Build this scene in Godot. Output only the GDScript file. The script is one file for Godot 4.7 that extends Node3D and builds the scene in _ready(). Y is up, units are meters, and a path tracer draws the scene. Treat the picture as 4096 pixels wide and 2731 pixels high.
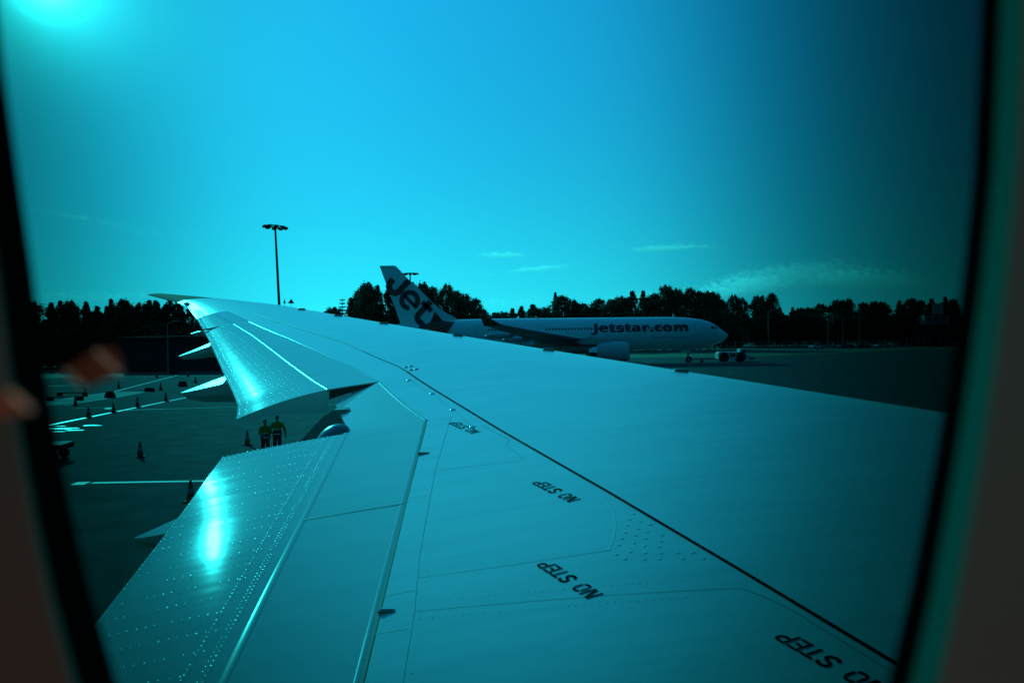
extends Node3D
# An airliner's wing seen through a dimmed cabin window, with another airliner under tow behind it.
# World: the camera's eye is at x = 0, z = 0; -z is outboard along the wing, +x is towards our nose, -x aft.

const EYE := 5.6
const PXF := 1882.0
var taken := {}
var M := {}
var rng := RandomNumberGenerator.new()
var cam: Camera3D

# ------------------------------------------------------------------ helpers: naming
func numbered(called: String) -> String:
	if not taken.has(called):
		taken[called] = 0
		return called
	taken[called] += 1
	return "%s_%03d" % [called, taken[called]]

func tag(o: Node3D, label: String, category: String, group := "", kind := "") -> Node3D:
	if label: o.set_meta("label", label)
	if category: o.set_meta("category", category)
	if group: o.set_meta("group", group)
	if kind: o.set_meta("kind", kind)
	return o

func thing(called: String, label: String, category: String, at := Vector3.ZERO, turn := 0.0, group := "") -> Node3D:
	var o := Node3D.new()
	o.name = numbered(called)
	add_child(o, true)
	o.position = at
	o.rotation.y = turn
	tag(o, label, category, group)
	return o

func dup(src: Node3D, label: String, at: Vector3, turn := 0.0, scl := Vector3.ONE, group := "") -> Node3D:
	var c: Node3D = src.duplicate()
	var n: String = src.name
	var cut := n.rfind("_")
	if cut > 0 and n.substr(cut + 1).is_valid_int(): n = n.substr(0, cut)
	c.name = numbered(n)
	add_child(c, true)
	c.position = at
	c.rotation = Vector3(0, turn, 0)
	c.scale = scl
	c.set_meta("label", label)
	if group: c.set_meta("group", group)
	return c

func mesh_node(called: String, m: Mesh, mat: Material, parent: Node3D) -> MeshInstance3D:
	var o := MeshInstance3D.new()
	if parent == self:
		o.name = numbered(called)
	else:
		var n := called
		var k := 0
		while parent.has_node(n):
			k += 1
			n = "%s_%03d" % [called, k]
		o.name = n
	o.mesh = m
	if mat: o.material_override = mat
	o.cast_shadow = GeometryInstance3D.SHADOW_CASTING_SETTING_ON
	parent.add_child(o, true)
	return o

func obj(called: String, st: SurfaceTool, mat: Material, parent: Node3D = self) -> MeshInstance3D:
	st.generate_normals()
	st.set_material(mat)
	return mesh_node(called, st.commit(), null, parent)

func struct(called: String, st: SurfaceTool, mat: Material, parent: Node3D = self) -> MeshInstance3D:
	var o := obj(called, st, mat, parent)
	if parent == self: o.set_meta("kind", "structure")
	return o

# ------------------------------------------------------------------ helpers: shapes (corner order counter-clockwise seen from outside)
func mb(smooth := false) -> SurfaceTool:
	var st := SurfaceTool.new()
	st.begin(Mesh.PRIMITIVE_TRIANGLES)
	st.set_smooth_group(0 if smooth else -1)
	return st

func tri(st: SurfaceTool, a: Vector3, b: Vector3, c: Vector3) -> void:
	st.add_vertex(a); st.add_vertex(c); st.add_vertex(b)

func quad(st: SurfaceTool, a: Vector3, b: Vector3, c: Vector3, d: Vector3) -> void:
	tri(st, a, b, c); tri(st, a, c, d)

# rows of points; rows run away, columns run to the right, the outside is up (or towards the viewer)
func grid(st: SurfaceTool, rows: Array, flip := false) -> void:
	for i in rows.size() - 1:
		var a: PackedVector3Array = rows[i]
		var b: PackedVector3Array = rows[i + 1]
		for j in a.size() - 1:
			if flip: quad(st, a[j], b[j], b[j + 1], a[j + 1])
			else: quad(st, a[j], a[j + 1], b[j + 1], b[j])

func bx(st: SurfaceTool, c: Vector3, s: Vector3, b := Basis.IDENTITY) -> void:
	var h := s / 2.0
	var p := []
	for k in 8:
		p.append(c + b * Vector3(h.x * (1 if k & 1 else -1), h.y * (1 if k & 2 else -1), h.z * (1 if k & 4 else -1)))
	quad(st, p[4], p[5], p[7], p[6]); quad(st, p[1], p[0], p[2], p[3])
	quad(st, p[5], p[1], p[3], p[7]); quad(st, p[0], p[4], p[6], p[2])
	quad(st, p[6], p[7], p[3], p[2]); quad(st, p[0], p[1], p[5], p[4])

# a box whose top and sides are bevelled (12 extra faces)
func bevel_box(st: SurfaceTool, c: Vector3, s: Vector3, r: float) -> void:
	var rows := []
	var outline := func(hx: float, hz: float, y: float) -> PackedVector3Array:
		return PackedVector3Array([c + Vector3(-hx + r, y, hz), c + Vector3(hx - r, y, hz), c + Vector3(hx, y, hz - r), c + Vector3(hx, y, -hz + r), c + Vector3(hx - r, y, -hz), c + Vector3(-hx + r, y, -hz), c + Vector3(-hx, y, -hz + r), c + Vector3(-hx, y, hz - r), c + Vector3(-hx + r, y, hz)])
	var h := s / 2.0
	rows.append(outline.call(h.x - r, h.z - r, -h.y))
	rows.append(outline.call(h.x, h.z, -h.y + r))
	rows.append(outline.call(h.x, h.z, h.y - r))
	rows.append(outline.call(h.x - r, h.z - r, h.y))
	grid(st, rows)
	fan(st, rows[3], false)
	fan(st, rows[0], true)

func fan(st: SurfaceTool, ring: PackedVector3Array, flip: bool) -> void:
	var c := Vector3.ZERO
	var n := ring.size() - 1
	for k in n: c += ring[k]
	c /= n
	for k in n:
		if flip: tri(st, c, ring[k + 1], ring[k])
		else: tri(st, c, ring[k], ring[k + 1])

func tube(st: SurfaceTool, a: Vector3, b: Vector3, ra: float, rb: float, n := 10, caps := true) -> void:
	var d := (b - a).normalized()
	var x := d.cross(Vector3.UP if absf(d.y) < 0.9 else Vector3.RIGHT).normalized()
	var y := x.cross(d).normalized()
	var r0 := PackedVector3Array()
	var r1 := PackedVector3Array()
	for k in n + 1:
		var t := TAU * k / n
		var o := x * cos(t) - y * sin(t)
		r0.append(a + o * ra); r1.append(b + o * rb)
	grid(st, [r0, r1], true)
	if caps:
		st.set_smooth_group(-1)
		fan(st, r0, false); fan(st, r1, true)
		st.set_smooth_group(0)

# rings of points round an axis, ends closed
func loft(st: SurfaceTool, rings: Array, flip := false) -> void:
	grid(st, rings, flip)
	fan(st, rings[0], not flip)
	fan(st, rings[rings.size() - 1], flip)

func prism(st: SurfaceTool, poly: PackedVector2Array, z0: float, z1: float, xf := Transform3D.IDENTITY) -> void:
	if Geometry2D.is_polygon_clockwise(poly): poly.reverse()
	var ix := Geometry2D.triangulate_polygon(poly)
	var p := func(k: int, z: float) -> Vector3: return xf * Vector3(poly[k].x, poly[k].y, z)
	for k in range(0, ix.size(), 3):
		var a := ix[k]; var b := ix[k + 1]; var c := ix[k + 2]
		if (poly[b] - poly[a]).cross(poly[c] - poly[a]) < 0.0:
			var s := b; b = c; c = s
		tri(st, p.call(a, z1), p.call(b, z1), p.call(c, z1))
		tri(st, p.call(a, z0), p.call(c, z0), p.call(b, z0))
	for k in poly.size():
		var j := (k + 1) % poly.size()
		quad(st, p.call(k, z0), p.call(j, z0), p.call(j, z1), p.call(k, z1))

func ball(st: SurfaceTool, c: Vector3, r: Vector3, n := 12, m := 8) -> void:
	var rows := []
	for i in m + 1:
		var row := PackedVector3Array()
		var e := -PI / 2 + PI * i / m
		for j in n + 1:
			var t := TAU * j / n
			row.append(c + Vector3(r.x * cos(e) * cos(t), r.y * sin(e), -r.z * cos(e) * sin(t)))
		rows.append(row)
	grid(st, rows)

# ------------------------------------------------------------------ helpers: materials
func mat(called: String, r: float, g: float, b: float, rough := 0.6, metal := 0.0) -> StandardMaterial3D:
	var m := StandardMaterial3D.new()
	m.resource_name = called
	m.albedo_color = Color(r, g, b).linear_to_srgb()
	m.roughness = rough
	m.metallic = metal
	M[called] = m
	return m

func noise_tex(freq: float, seed_: int, lo: Color, hi: Color, size := 512, oct := 4) -> NoiseTexture2D:
	var n := FastNoiseLite.new()
	n.seed = seed_
	n.noise_type = FastNoiseLite.TYPE_SIMPLEX_SMOOTH
	n.frequency = freq
	n.fractal_octaves = oct
	var g := Gradient.new()
	g.set_color(0, lo); g.set_color(1, hi)
	var t := NoiseTexture2D.new()
	t.width = size; t.height = size
	t.seamless = true
	t.noise = n
	t.color_ramp = g
	return t

func grey(v: float) -> Color: return Color(v, v, v)

func weather(m: StandardMaterial3D, scale: float, lo: float, hi: float, seed_: int, freq := 0.012) -> void:
	m.albedo_texture = noise_tex(freq, seed_, grey(lo), grey(hi))
	m.uv1_triplanar = true
	m.uv1_world_triplanar = true
	m.uv1_scale = Vector3.ONE * scale

func materials() -> void:
	var w := mat("wing_paint", 0.70, 0.71, 0.72, 0.22)
	w.metallic_specular = 0.42
	weather(w, 0.35, 0.93, 1.0, 3)
	w.heightmap_enabled = true
	w.heightmap_texture = noise_tex(0.006, 11, grey(0), grey(1), 512, 3)
	w.heightmap_scale = 0.25
	var p := mat("panel_paint", 0.62, 0.63, 0.64, 0.06)
	p.metallic_specular = 0.14
	weather(p, 0.35, 0.955, 1.0, 4)
	p.heightmap_enabled = true
	w.uv1_scale = Vector3(0.10, 0.3, 0.7)
	p.uv1_scale = Vector3(0.12, 0.3, 0.6)
	p.heightmap_texture = w.heightmap_texture
	p.heightmap_scale = 0.12
	mat("bare_metal", 0.62, 0.62, 0.62, 0.22, 1.0)
	mat("dull_metal", 0.22, 0.22, 0.22, 0.24, 1.0)
	mat("rivet_paint", 0.6, 0.6, 0.6, 0.36, 0.15)
	mat("seal_grey", 0.5, 0.51, 0.52, 0.14).metallic_specular = 0.2
	mat("gap_black", 0.012, 0.012, 0.014, 0.6)
	mat("marking_black", 0.006, 0.006, 0.008, 0.9).metallic_specular = 0.15
	mat("seam_dark", 0.38, 0.39, 0.40, 0.5)
	mat("tab_grey", 0.12, 0.12, 0.13, 0.4)
	mat("fairing_paint", 0.44, 0.45, 0.46, 0.28)
	mat("jet_white", 0.62, 0.63, 0.65, 0.35)
	mat("cowl_paint", 0.42, 0.43, 0.45, 0.6).metallic_specular = 0.2
	mat("jet_grey", 0.30, 0.31, 0.33, 0.35)
	mat("jet_dark", 0.015, 0.016, 0.02, 0.5)
	mat("jet_text", 0.02, 0.022, 0.028, 0.45)
	mat("jet_orange", 0.40, 0.028, 0.012, 0.6)
	mat("tip_orange", 0.36, 0.04, 0.010, 0.7).metallic_specular = 0.06
	mat("jet_glass", 0.015, 0.018, 0.022, 0.1)
	mat("jet_small_text", 0.22, 0.22, 0.24, 0.5)
	mat("rubber", 0.012, 0.012, 0.013, 0.8)
	mat("galvanised", 0.22, 0.23, 0.24, 0.5, 0.3)
	mat("dark_steel", 0.025, 0.027, 0.03, 0.75)
	mat("cone_orange", 0.34, 0.06, 0.012, 0.6)
	mat("cone_band", 0.22, 0.22, 0.22, 0.5)
	mat("line_white", 0.72, 0.72, 0.70, 0.28)
	mat("line_worn", 0.30, 0.30, 0.29, 0.6)
	mat("line_faint", 0.16, 0.16, 0.16, 0.7)
	mat("hi_vis", 0.10, 0.17, 0.012, 0.85)
	mat("navy_cloth", 0.016, 0.018, 0.035, 0.85)
	mat("reflective_band", 0.5, 0.5, 0.5, 0.4)
	mat("skin", 0.30, 0.17, 0.11, 0.6)
	mat("hair_dark", 0.012, 0.010, 0.009, 0.7)
	mat("boot_black", 0.01, 0.01, 0.01, 0.6)
	mat("tug_white", 0.5, 0.5, 0.5, 0.4)
	mat("car_silver", 0.36, 0.37, 0.38, 0.2, 0.5)
	mat("car_dark", 0.02, 0.022, 0.028, 0.2)
	mat("car_white", 0.55, 0.55, 0.55, 0.25)
	mat("car_glass", 0.015, 0.017, 0.02, 0.04)
	mat("lamp_glass", 0.6, 0.6, 0.6, 0.15)
	mat("shed_wall", 0.03, 0.032, 0.034, 0.9)
	mat("shed_roof", 0.025, 0.026, 0.028, 0.8)
	mat("sandstone", 0.60, 0.45, 0.32, 0.85)
	mat("pale_wall", 0.30, 0.31, 0.32, 0.7)
	mat("sign_pale", 0.55, 0.55, 0.52, 0.5)
	mat("bark", 0.035, 0.026, 0.018, 0.9)
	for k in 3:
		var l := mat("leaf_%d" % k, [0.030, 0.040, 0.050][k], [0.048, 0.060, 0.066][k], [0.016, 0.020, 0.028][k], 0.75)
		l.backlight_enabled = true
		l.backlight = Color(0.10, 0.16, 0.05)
	var a := mat("apron", 0.105, 0.110, 0.108, 0.62)
	weather(a, 0.045, 0.70, 1.0, 21, 0.02)
	a.heightmap_enabled = true
	a.heightmap_texture = noise_tex(0.2, 23, grey(0), grey(1), 256, 2)
	a.heightmap_scale = 0.4
	var cc := mat("concrete", 0.11, 0.112, 0.11, 0.6)
	weather(cc, 0.06, 0.74, 1.0, 22, 0.02)
	for gm in [a, cc]:
		gm.roughness = 0.95
		gm.metallic_specular = 0.12
	mat("asphalt_dark", 0.055, 0.057, 0.058, 0.85)
	var gr := mat("grass", 0.075, 0.13, 0.015, 0.9)
	weather(gr, 0.1, 0.6, 1.0, 31, 0.05)
	mat("field", 0.03, 0.045, 0.018, 0.9)
	mat("cabin_plastic", 0.29, 0.115, 0.078, 0.8).metallic_specular = 0.15
	mat("cabin_dark", 0.20, 0.18, 0.17, 0.8)
	mat("seal_black", 0.004, 0.005, 0.005, 1.0).specular_mode = BaseMaterial3D.SPECULAR_DISABLED
	mat("lip_sun_tint", 0.012, 0.22, 0.14, 0.9).metallic_specular = 0.1  # green imitates pane-tinted sunlight falling on a pale lip
	mat("reflected_brown", 0.22, 0.075, 0.06, 0.95)
	mat("reflected_cream", 0.86, 0.78, 0.66, 0.9)

# ------------------------------------------------------------------ sky
func make_sky(sun: Vector3) -> PanoramaSkyMaterial:
	var lw := 720
	var lh := 360
	var data := PackedFloat32Array()
	data.resize(lw * lh * 3)
	var k := 0
	for j in lh:
		var el := PI / 2 - PI * (j + 0.5) / lh
		var y := sin(el)
		var ce := cos(el)
		var up := clampf(y, 0.0, 1.0)
		var low := pow(1.0 - up, 7.0)
		for i in lw:
			var az := TAU * ((i + 0.5) / lw - 0.5)          # the middle column looks along -z (the sky is turned half round)
			var d := Vector3(sin(az) * ce, y, -cos(az) * ce)
			var c := clampf(d.dot(sun), -1.0, 1.0)
			var th := acos(c)
			var fwd := exp(-pow(th / 0.95, 2.0))         # haze bright on the sun's side
			var bluish := Vector3(0.085, 0.185, 0.43) * (0.55 + 0.9 * fwd)
			var pale := Vector3(0.30, 0.405, 0.37) * (0.55 + 3.0 * fwd)
			var v := bluish.lerp(pale, 0.12 + 0.88 * low) + Vector3(0.05, 0.14, 0.27) * fwd
			var glow := 60.0 * exp(-pow(th / 0.020, 2.0)) + 13.0 * exp(-th / 0.030) + 0.5 * exp(-th / 0.10) + 0.30 * exp(-pow(th / 0.21, 2.0)) + 0.16 * exp(-th / 0.3)
			v += Vector3(1.0, 0.98, 0.9) * glow
			if y < 0.0: v = Vector3(0.10, 0.11, 0.12)
			data[k] = v.x; data[k + 1] = v.y; data[k + 2] = v.z
			k += 3
	var im := Image.create_from_data(lw, lh, false, Image.FORMAT_RGBF, data.to_byte_array())
	var W := 4096
	var H := 2048
	im.resize(W, H, Image.INTERPOLATE_CUBIC)
	# clouds low over the horizon: [azimuth, elevation, half width, half height, strength, tilt], degrees
	var puffs := [[-0.6, 5.3, 1.5, 0.24, 0.9, 0.0], [2.0, 4.35, 2.2, 0.22, 0.7, 0.07], [4.6, 4.75, 1.6, 0.12, 0.2, 0.05], [-1.9, 4.0, 2.0, 0.10, 0.3, 0.02], [10.3, 5.55, 1.9, 0.26, 0.9, 0.03], [12.3, 5.6, 1.9, 0.2, 0.6, 0.0],
		[18.8, 3.2, 4.6, 0.95, 1.15, 0.07], [15.5, 2.6, 3.0, 0.8, 1.0, 0.12], [23.5, 2.9, 3.4, 0.8, 0.9, -0.05], [13.0, 2.2, 3.0, 0.5, 0.7, 0.1], [9.0, 2.3, 4.0, 0.5, 0.4, 0.1], [0.0, 2.0, 5.0, 0.4, 0.3, 0.05], [-11.0, 2.0, 5.0, 0.3, 0.25, 0.1], [-28.0, 7.3, 3.4, 0.16, 0.5, -0.12], [-27.0, 2.4, 6.0, 0.5, 0.35, 0.0], [-24.0, 6.4, 5.0, 0.5, 0.2, -0.1],
		[45.0, 3.0, 7.0, 0.9, 0.8, 0.0], [70.0, 2.6, 9.0, 0.8, 0.7, 0.0], [-55.0, 3.0, 9.0, 0.8, 0.6, 0.0], [120.0, 3.0, 12.0, 1.0, 0.5, 0.0], [-120.0, 3.4, 12.0, 1.0, 0.5, 0.0], [175.0, 3.0, 9.0, 0.9, 0.5, 0.0]]
	var n := FastNoiseLite.new()
	n.seed = 5; n.frequency = 1.1; n.fractal_octaves = 6; n.fractal_gain = 0.6
	for q in puffs:
		var x0 := int((q[0] - q[2] * 2.2 + 180.0) / 360.0 * W)
		var x1 := int((q[0] + q[2] * 2.2 + 180.0) / 360.0 * W)
		var y0 := int((90.0 - q[1] - q[3] * 3.0) / 180.0 * H)
		var y1 := int((90.0 - q[1] + q[3] * 3.0) / 180.0 * H)
		for yy in range(y0, y1):
			var el: float = 90.0 - (yy + 0.5) / H * 180.0
			if el < 0.0: continue
			for xx in range(x0, x1):
				var az: float = (xx + 0.5) / W * 360.0 - 180.0
				var dx: float = (az - q[0]) / q[2]
				var dy: float = (el - q[1] - q[5] * (az - q[0])) / q[3]
				var flat: float = dy * (1.6 if dy < 0.0 else 1.0)
				var m: float = exp(-dx * dx - flat * flat) * q[4]
				if m < 0.02: continue
				var s: float = n.get_noise_2d(az * 0.9 if q[3] < 0.4 else az * 1.6, el * 3.4) * 0.5 + 0.5
				var a := smoothstep(0.40, 0.80, m * 0.62 + s * 0.72) * minf(1.0, m * 2.6)
				var px := posmod(xx, W)
				var c := im.get_pixel(px, yy)
				var lum := maxf(c.g, 0.2)
				var shade: float = 1.20 + 0.35 * clampf(dy, -0.6, 1.0)
				im.set_pixel(px, yy, c.lerp(Color(lum * shade * 1.05, lum * shade * 1.03, lum * shade * 1.0), a * 0.8))
	var sky := PanoramaSkyMaterial.new()
	sky.panorama = ImageTexture.create_from_image(im)
	return sky

# ------------------------------------------------------------------ our wing
var LEK := [[0.0, -9.35], [22.0, 6.23], [23.76, 7.95], [25.41, 9.75], [26.9, 11.5], [27.4, 12.05]]
var TEK := [[10.45, 3.53], [11.18, 3.75], [12.03, 4.11], [13.78, 4.88], [17.24, 6.38], [21.06, 8.11], [23.55, 9.32], [24.8, 10.21], [25.61, 10.88], [26.9, 11.95], [27.4, 12.3]]

func along(t: Array, u: float) -> float:
	if u <= t[0][0]: return t[0][1]
	for k in t.size() - 1:
		if u <= t[k + 1][0]:
			return lerpf(t[k][1], t[k + 1][1], (u - t[k][0]) / (t[k + 1][0] - t[k][0]))
	return t[t.size() - 1][1]

func v_crest(u: float) -> float: return -9.35 + 0.708 * u if u < 22.0 else along(LEK, u)
func v_te(u: float) -> float: return 2.53 + 0.118 * (u - 4.95) if u < 9.3 else along(TEK, u)
func v_ref(u: float) -> float: return along([[0.0, 2.45], [9.7, 3.3], [10.45, 3.53]], u) if u < 10.45 else along(TEK, u)
func chord(u: float) -> float: return maxf(0.35, (v_ref(u) - v_crest(u)) / 0.90)
func v_le(u: float) -> float: return v_ref(u) - chord(u)
func v_hinge(u: float) -> float: return along([[0.0, 0.56], [3.69, 0.69], [5.91, 0.78], [8.2, 0.86], [9.07, 1.21], [10.42, 1.69], [11.64, 2.25], [13.13, 3.04], [15.05, 4.07], [16.86, 5.08], [18.3, 5.86], [20.5, 7.05], [22.2, 8.0]], u)
func v_spoil(u: float) -> float: return 1.16 + 0.062 * u if u < 9.3 else along([[10.35, 2.30], [11.04, 2.65], [12.65, 3.43], [14.87, 4.49], [16.21, 5.14], [18.22, 6.17], [20.5, 7.4]], u)

func wing_h(u: float, v: float) -> float:
	var c := chord(u)
	var x := clampf((v - v_le(u)) / c, 0.0, 1.3)
	var aft := along([[0.0, 0.15], [10.0, 0.14], [27.0, 0.10]], u)
	var s: float
	if x < 0.3: s = -0.05 * (1.0 - sqrt(maxf(0.0, 1.0 - pow(1.0 - x / 0.3, 2.4))))
	else: s = -aft * pow(x - 0.3, 1.6)
	var h := -1.4 + u * 0.087489 + 0.0006 * u * u + s * c
	if u > 9.3:
		var d := maxf(0.0, x - 0.78)
		h -= c * d * d * 0.6
	else:
		var d := maxf(0.0, v - 1.55)
		h -= d * d * lerpf(0.03, 0.010, smoothstep(6.4, 8.2, u))
	return h

func wing_thick(u: float, v: float) -> float:
	var c := chord(u)
	var x := clampf((v - v_le(u)) / c, 0.0, 1.0)
	var t := 0.115 if u < 12.0 else lerpf(0.115, 0.09, (u - 12.0) / 15.0)
	return maxf(0.012, 10.0 * t * c * (0.2969 * sqrt(x) - 0.126 * x - 0.3516 * x * x + 0.2843 * x * x * x - 0.1015 * x * x * x * x))

func W(u: float, v: float, up := 0.0) -> Vector3: return Vector3(-v, EYE + wing_h(u, v) + up, -u)

# a closed piece of the wing between two chordwise limits; fa, fb give v at each u
func wing_piece(u0: float, u1: float, fa: Callable, fb: Callable, nu: int, nv: int, up := 0.0, thick := 0.0, bunch := false) -> SurfaceTool:
	var st := mb(true)
	var top := []
	var low := []
	for i in nu + 1:
		var u := lerpf(u0, u1, float(i) / nu)
		var a := PackedVector3Array()
		var b := PackedVector3Array()
		var va: float = fa.call(u)
		var vb: float = fb.call(u)
		for j in nv + 1:
			var t := float(j) / nv
			if bunch: t = pow(t, 2.2)
			var v := lerpf(va, vb, t)
			a.append(W(u, v, up))
			b.append(W(u, v, up - (thick if thick > 0.0 else wing_thick(u, v))))
		top.append(a); low.append(b)
	grid(st, top, true)
	grid(st, low, false)
	st.set_smooth_group(-1)
	for i in nu:                                              # front and back edges
		quad(st, low[i][0], low[i + 1][0], top[i + 1][0], top[i][0])
		quad(st, low[i][nv], top[i][nv], top[i + 1][nv], low[i + 1][nv])
	for j in nv:                                              # ends
		quad(st, low[0][j], top[0][j], top[0][j + 1], low[0][j + 1])
		quad(st, low[nu][j], low[nu][j + 1], top[nu][j + 1], top[nu][j])
	return st

# a strip lying on the wing along [u, v] points
func wing_strip(pts: Array, wide: float, up: float, round_ := 0.0, step := 0.25) -> SurfaceTool:
	var st := mb(round_ > 0.0)
	var line := []
	for k in pts.size() - 1:
		var a := Vector2(pts[k][0], pts[k][1])
		var b := Vector2(pts[k + 1][0], pts[k + 1][1])
		var n := maxi(1, int(a.distance_to(b) / step))
		for i in n: line.append(a.lerp(b, float(i) / n))
	line.append(Vector2(pts[-1][0], pts[-1][1]))
	var rows := []
	for k in line.size():
		var d: Vector2 = ((line[mini(k + 1, line.size() - 1)] as Vector2) - (line[maxi(k - 1, 0)] as Vector2)).normalized()
		var side := Vector2(-d.y, d.x)
		var row := PackedVector3Array()
		var n := 6 if round_ > 0.0 else 1
		for j in n + 1:
			var t := float(j) / n * 2.0 - 1.0
			var q: Vector2 = line[k] + side * t * wide / 2.0
			row.append(W(q.x, q.y, up + round_ * (1.0 - t * t)))
		rows.append(row)
	grid(st, rows, true)
	return st

func canoe(called: String, root: Vector3, edge: Vector3, tip: Vector3, deep: float, wide: float, parent: Node3D) -> MeshInstance3D:
	# a flap-track fairing: flat-topped ahead, tapering to a point aft
	var st := mb()
	var rows := [[], [], [], [], []]
	var n := 16
	for i in n + 1:
		var t := float(i) / n
		var c := root.lerp(edge, t * 2.0) if t < 0.5 else edge.lerp(tip, t * 2.0 - 1.0)
		var end := clampf((1.0 - t) * 2.0, 0.0, 1.0)
		var w := wide * 0.5 * pow(end, 0.85) + 0.004
		var dp := deep * pow(end, 0.55) * minf(1.0, 0.5 + t * 1.5) + 0.01
		var ys := [[-w, 0.0], [w, -w * 0.72], [w * 0.9, -w * 0.72 - dp * 0.5], [0.0, -w * 0.5 - dp], [-w, -dp * 0.5]]
		for k in 5: rows[k].append(c + Vector3(0, ys[k][1], ys[k][0]))
	for k in 5:
		grid(st, [PackedVector3Array(rows[k]), PackedVector3Array(rows[(k + 1) % 5])], false)
	return obj(called, st, M.fairing_paint, parent)

func stencil(parent: Node3D, p: Vector2, n: Vector2, hgt: float) -> void:
	# "NO STEP" in stencil strokes; n is where the N begins, p where the P ends, on the wing's (u, v) sheet
	var glyphs := {
		"N": [[[0.05, 0.02], [0.05, 0.98]], [[0.22, 0.95], [0.62, 0.05]], [[0.79, 0.02], [0.79, 0.98]]],
		"O": [[[0.06, 0.28], [0.06, 0.72]], [[0.16, 0.88], [0.28, 0.97], [0.50, 0.97], [0.62, 0.88]], [[0.74, 0.72], [0.74, 0.28]], [[0.16, 0.12], [0.28, 0.03], [0.50, 0.03], [0.62, 0.12]]],
		"S": [[[0.66, 0.84], [0.56, 0.96], [0.30, 0.97], [0.12, 0.88], [0.08, 0.74]], [[0.16, 0.60], [0.40, 0.51], [0.62, 0.40]], [[0.70, 0.28], [0.62, 0.10], [0.40, 0.02], [0.18, 0.05], [0.08, 0.16]]],
		"T": [[[0.02, 0.95], [0.72, 0.95]], [[0.37, 0.76], [0.37, 0.02]]],
		"E": [[[0.06, 0.02], [0.06, 0.98]], [[0.25, 0.95], [0.62, 0.95]], [[0.25, 0.51], [0.52, 0.51]], [[0.25, 0.05], [0.62, 0.05]]],
		"P": [[[0.06, 0.02], [0.06, 0.98]], [[0.24, 0.96], [0.48, 0.95], [0.66, 0.86]], [[0.70, 0.70], [0.62, 0.54], [0.44, 0.47], [0.24, 0.48]]],
	}
	var words := Node3D.new()
	words.name = "no_step_lettering"
	var turn := 0
	while parent.has_node(NodePath(words.name)):
		turn += 1
		words.name = "no_step_lettering_%03d" % turn
	parent.add_child(words, true)
	var dir := (p - n).normalized()
	var up := Vector2(-0.28, 0.96)
	var adv := {"N": 1.08, "O": 1.06, "S": 0.98, "T": 0.92, "E": 0.84, "P": 0.8, " ": 0.62}
	var total := 0.0
	for ch in "NO STEP": total += adv[ch]
	var unit := n.distance_to(p) * 0.95 / (total - 0.08)
	var at := 0.0
	for ch in "NO STEP":
		if ch != " ":
			var st := mb()
			for s in glyphs[ch]:
				var wide := hgt * (0.20 if ch == "S" or ch == "N" and s[0][0] == 0.22 else 0.17)
				for k in s.size() - 1:
					var a: Vector2 = n + dir * (at + s[k][0]) * unit + up * s[k][1] * hgt
					var b: Vector2 = n + dir * (at + s[k + 1][0]) * unit + up * s[k + 1][1] * hgt
					var d: Vector2 = (b - a).normalized()
					var side := Vector2(-d.y, d.x) * wide / 2.0
					var ring := []
					for q in 13:
						var ang := PI / 2 + PI * q / 6.0 if q < 7 else -PI / 2 + PI * (q - 7) / 6.0
						var c := a if q < 7 else b
						ring.append(c + d * cos(ang) * wide / 2.0 + side * sin(ang))
					var mid: Vector2 = (a + b) / 2.0
					for q in ring.size():
						var r0: Vector2 = ring[q]
						var r1: Vector2 = ring[(q + 1) % ring.size()]
						tri(st, W(mid.x, mid.y, 0.003), W(r1.x, r1.y, 0.003), W(r0.x, r0.y, 0.003))
			obj("letter", st, M.marking_black, words)
		at += adv[ch]

func dome_mesh(r: float, h: float, n := 8) -> ArrayMesh:
	var st := mb(true)
	var rows := []
	for i in 4:
		var e := PI / 2 * i / 3.0
		var row := PackedVector3Array()
		for j in n + 1:
			var t := TAU * j / n
			row.append(Vector3(r * cos(e) * cos(t), h * sin(e), -r * cos(e) * sin(t)))
		rows.append(row)
	grid(st, rows)
	st.generate_normals()
	return st.commit()

func rivets(called: String, pts: Array, m: Mesh, material: Material, parent: Node3D) -> void:
	var mm := MultiMesh.new()
	mm.transform_format = MultiMesh.TRANSFORM_3D
	mm.mesh = m
	mm.instance_count = pts.size()
	for k in pts.size():
		var q: Vector2 = pts[k]
		var o := W(q.x, q.y)
		var y := (W(q.x + 0.02, q.y) - o).cross(W(q.x, q.y - 0.02) - o).normalized()
		if y.y < 0.0: y = -y
		var x := y.cross(Vector3.BACK).normalized()
		var big := rng.randf_range(0.6, 1.15)
		mm.set_instance_transform(k, Transform3D(Basis(x * big, y * rng.randf_range(0.5, 1.3), x.cross(y) * big), o - y * 0.0005))
	var o := MultiMeshInstance3D.new()
	o.name = called
	o.multimesh = mm
	o.material_override = material
	o.set_meta("kind", "stuff")
	parent.add_child(o, true)

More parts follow.
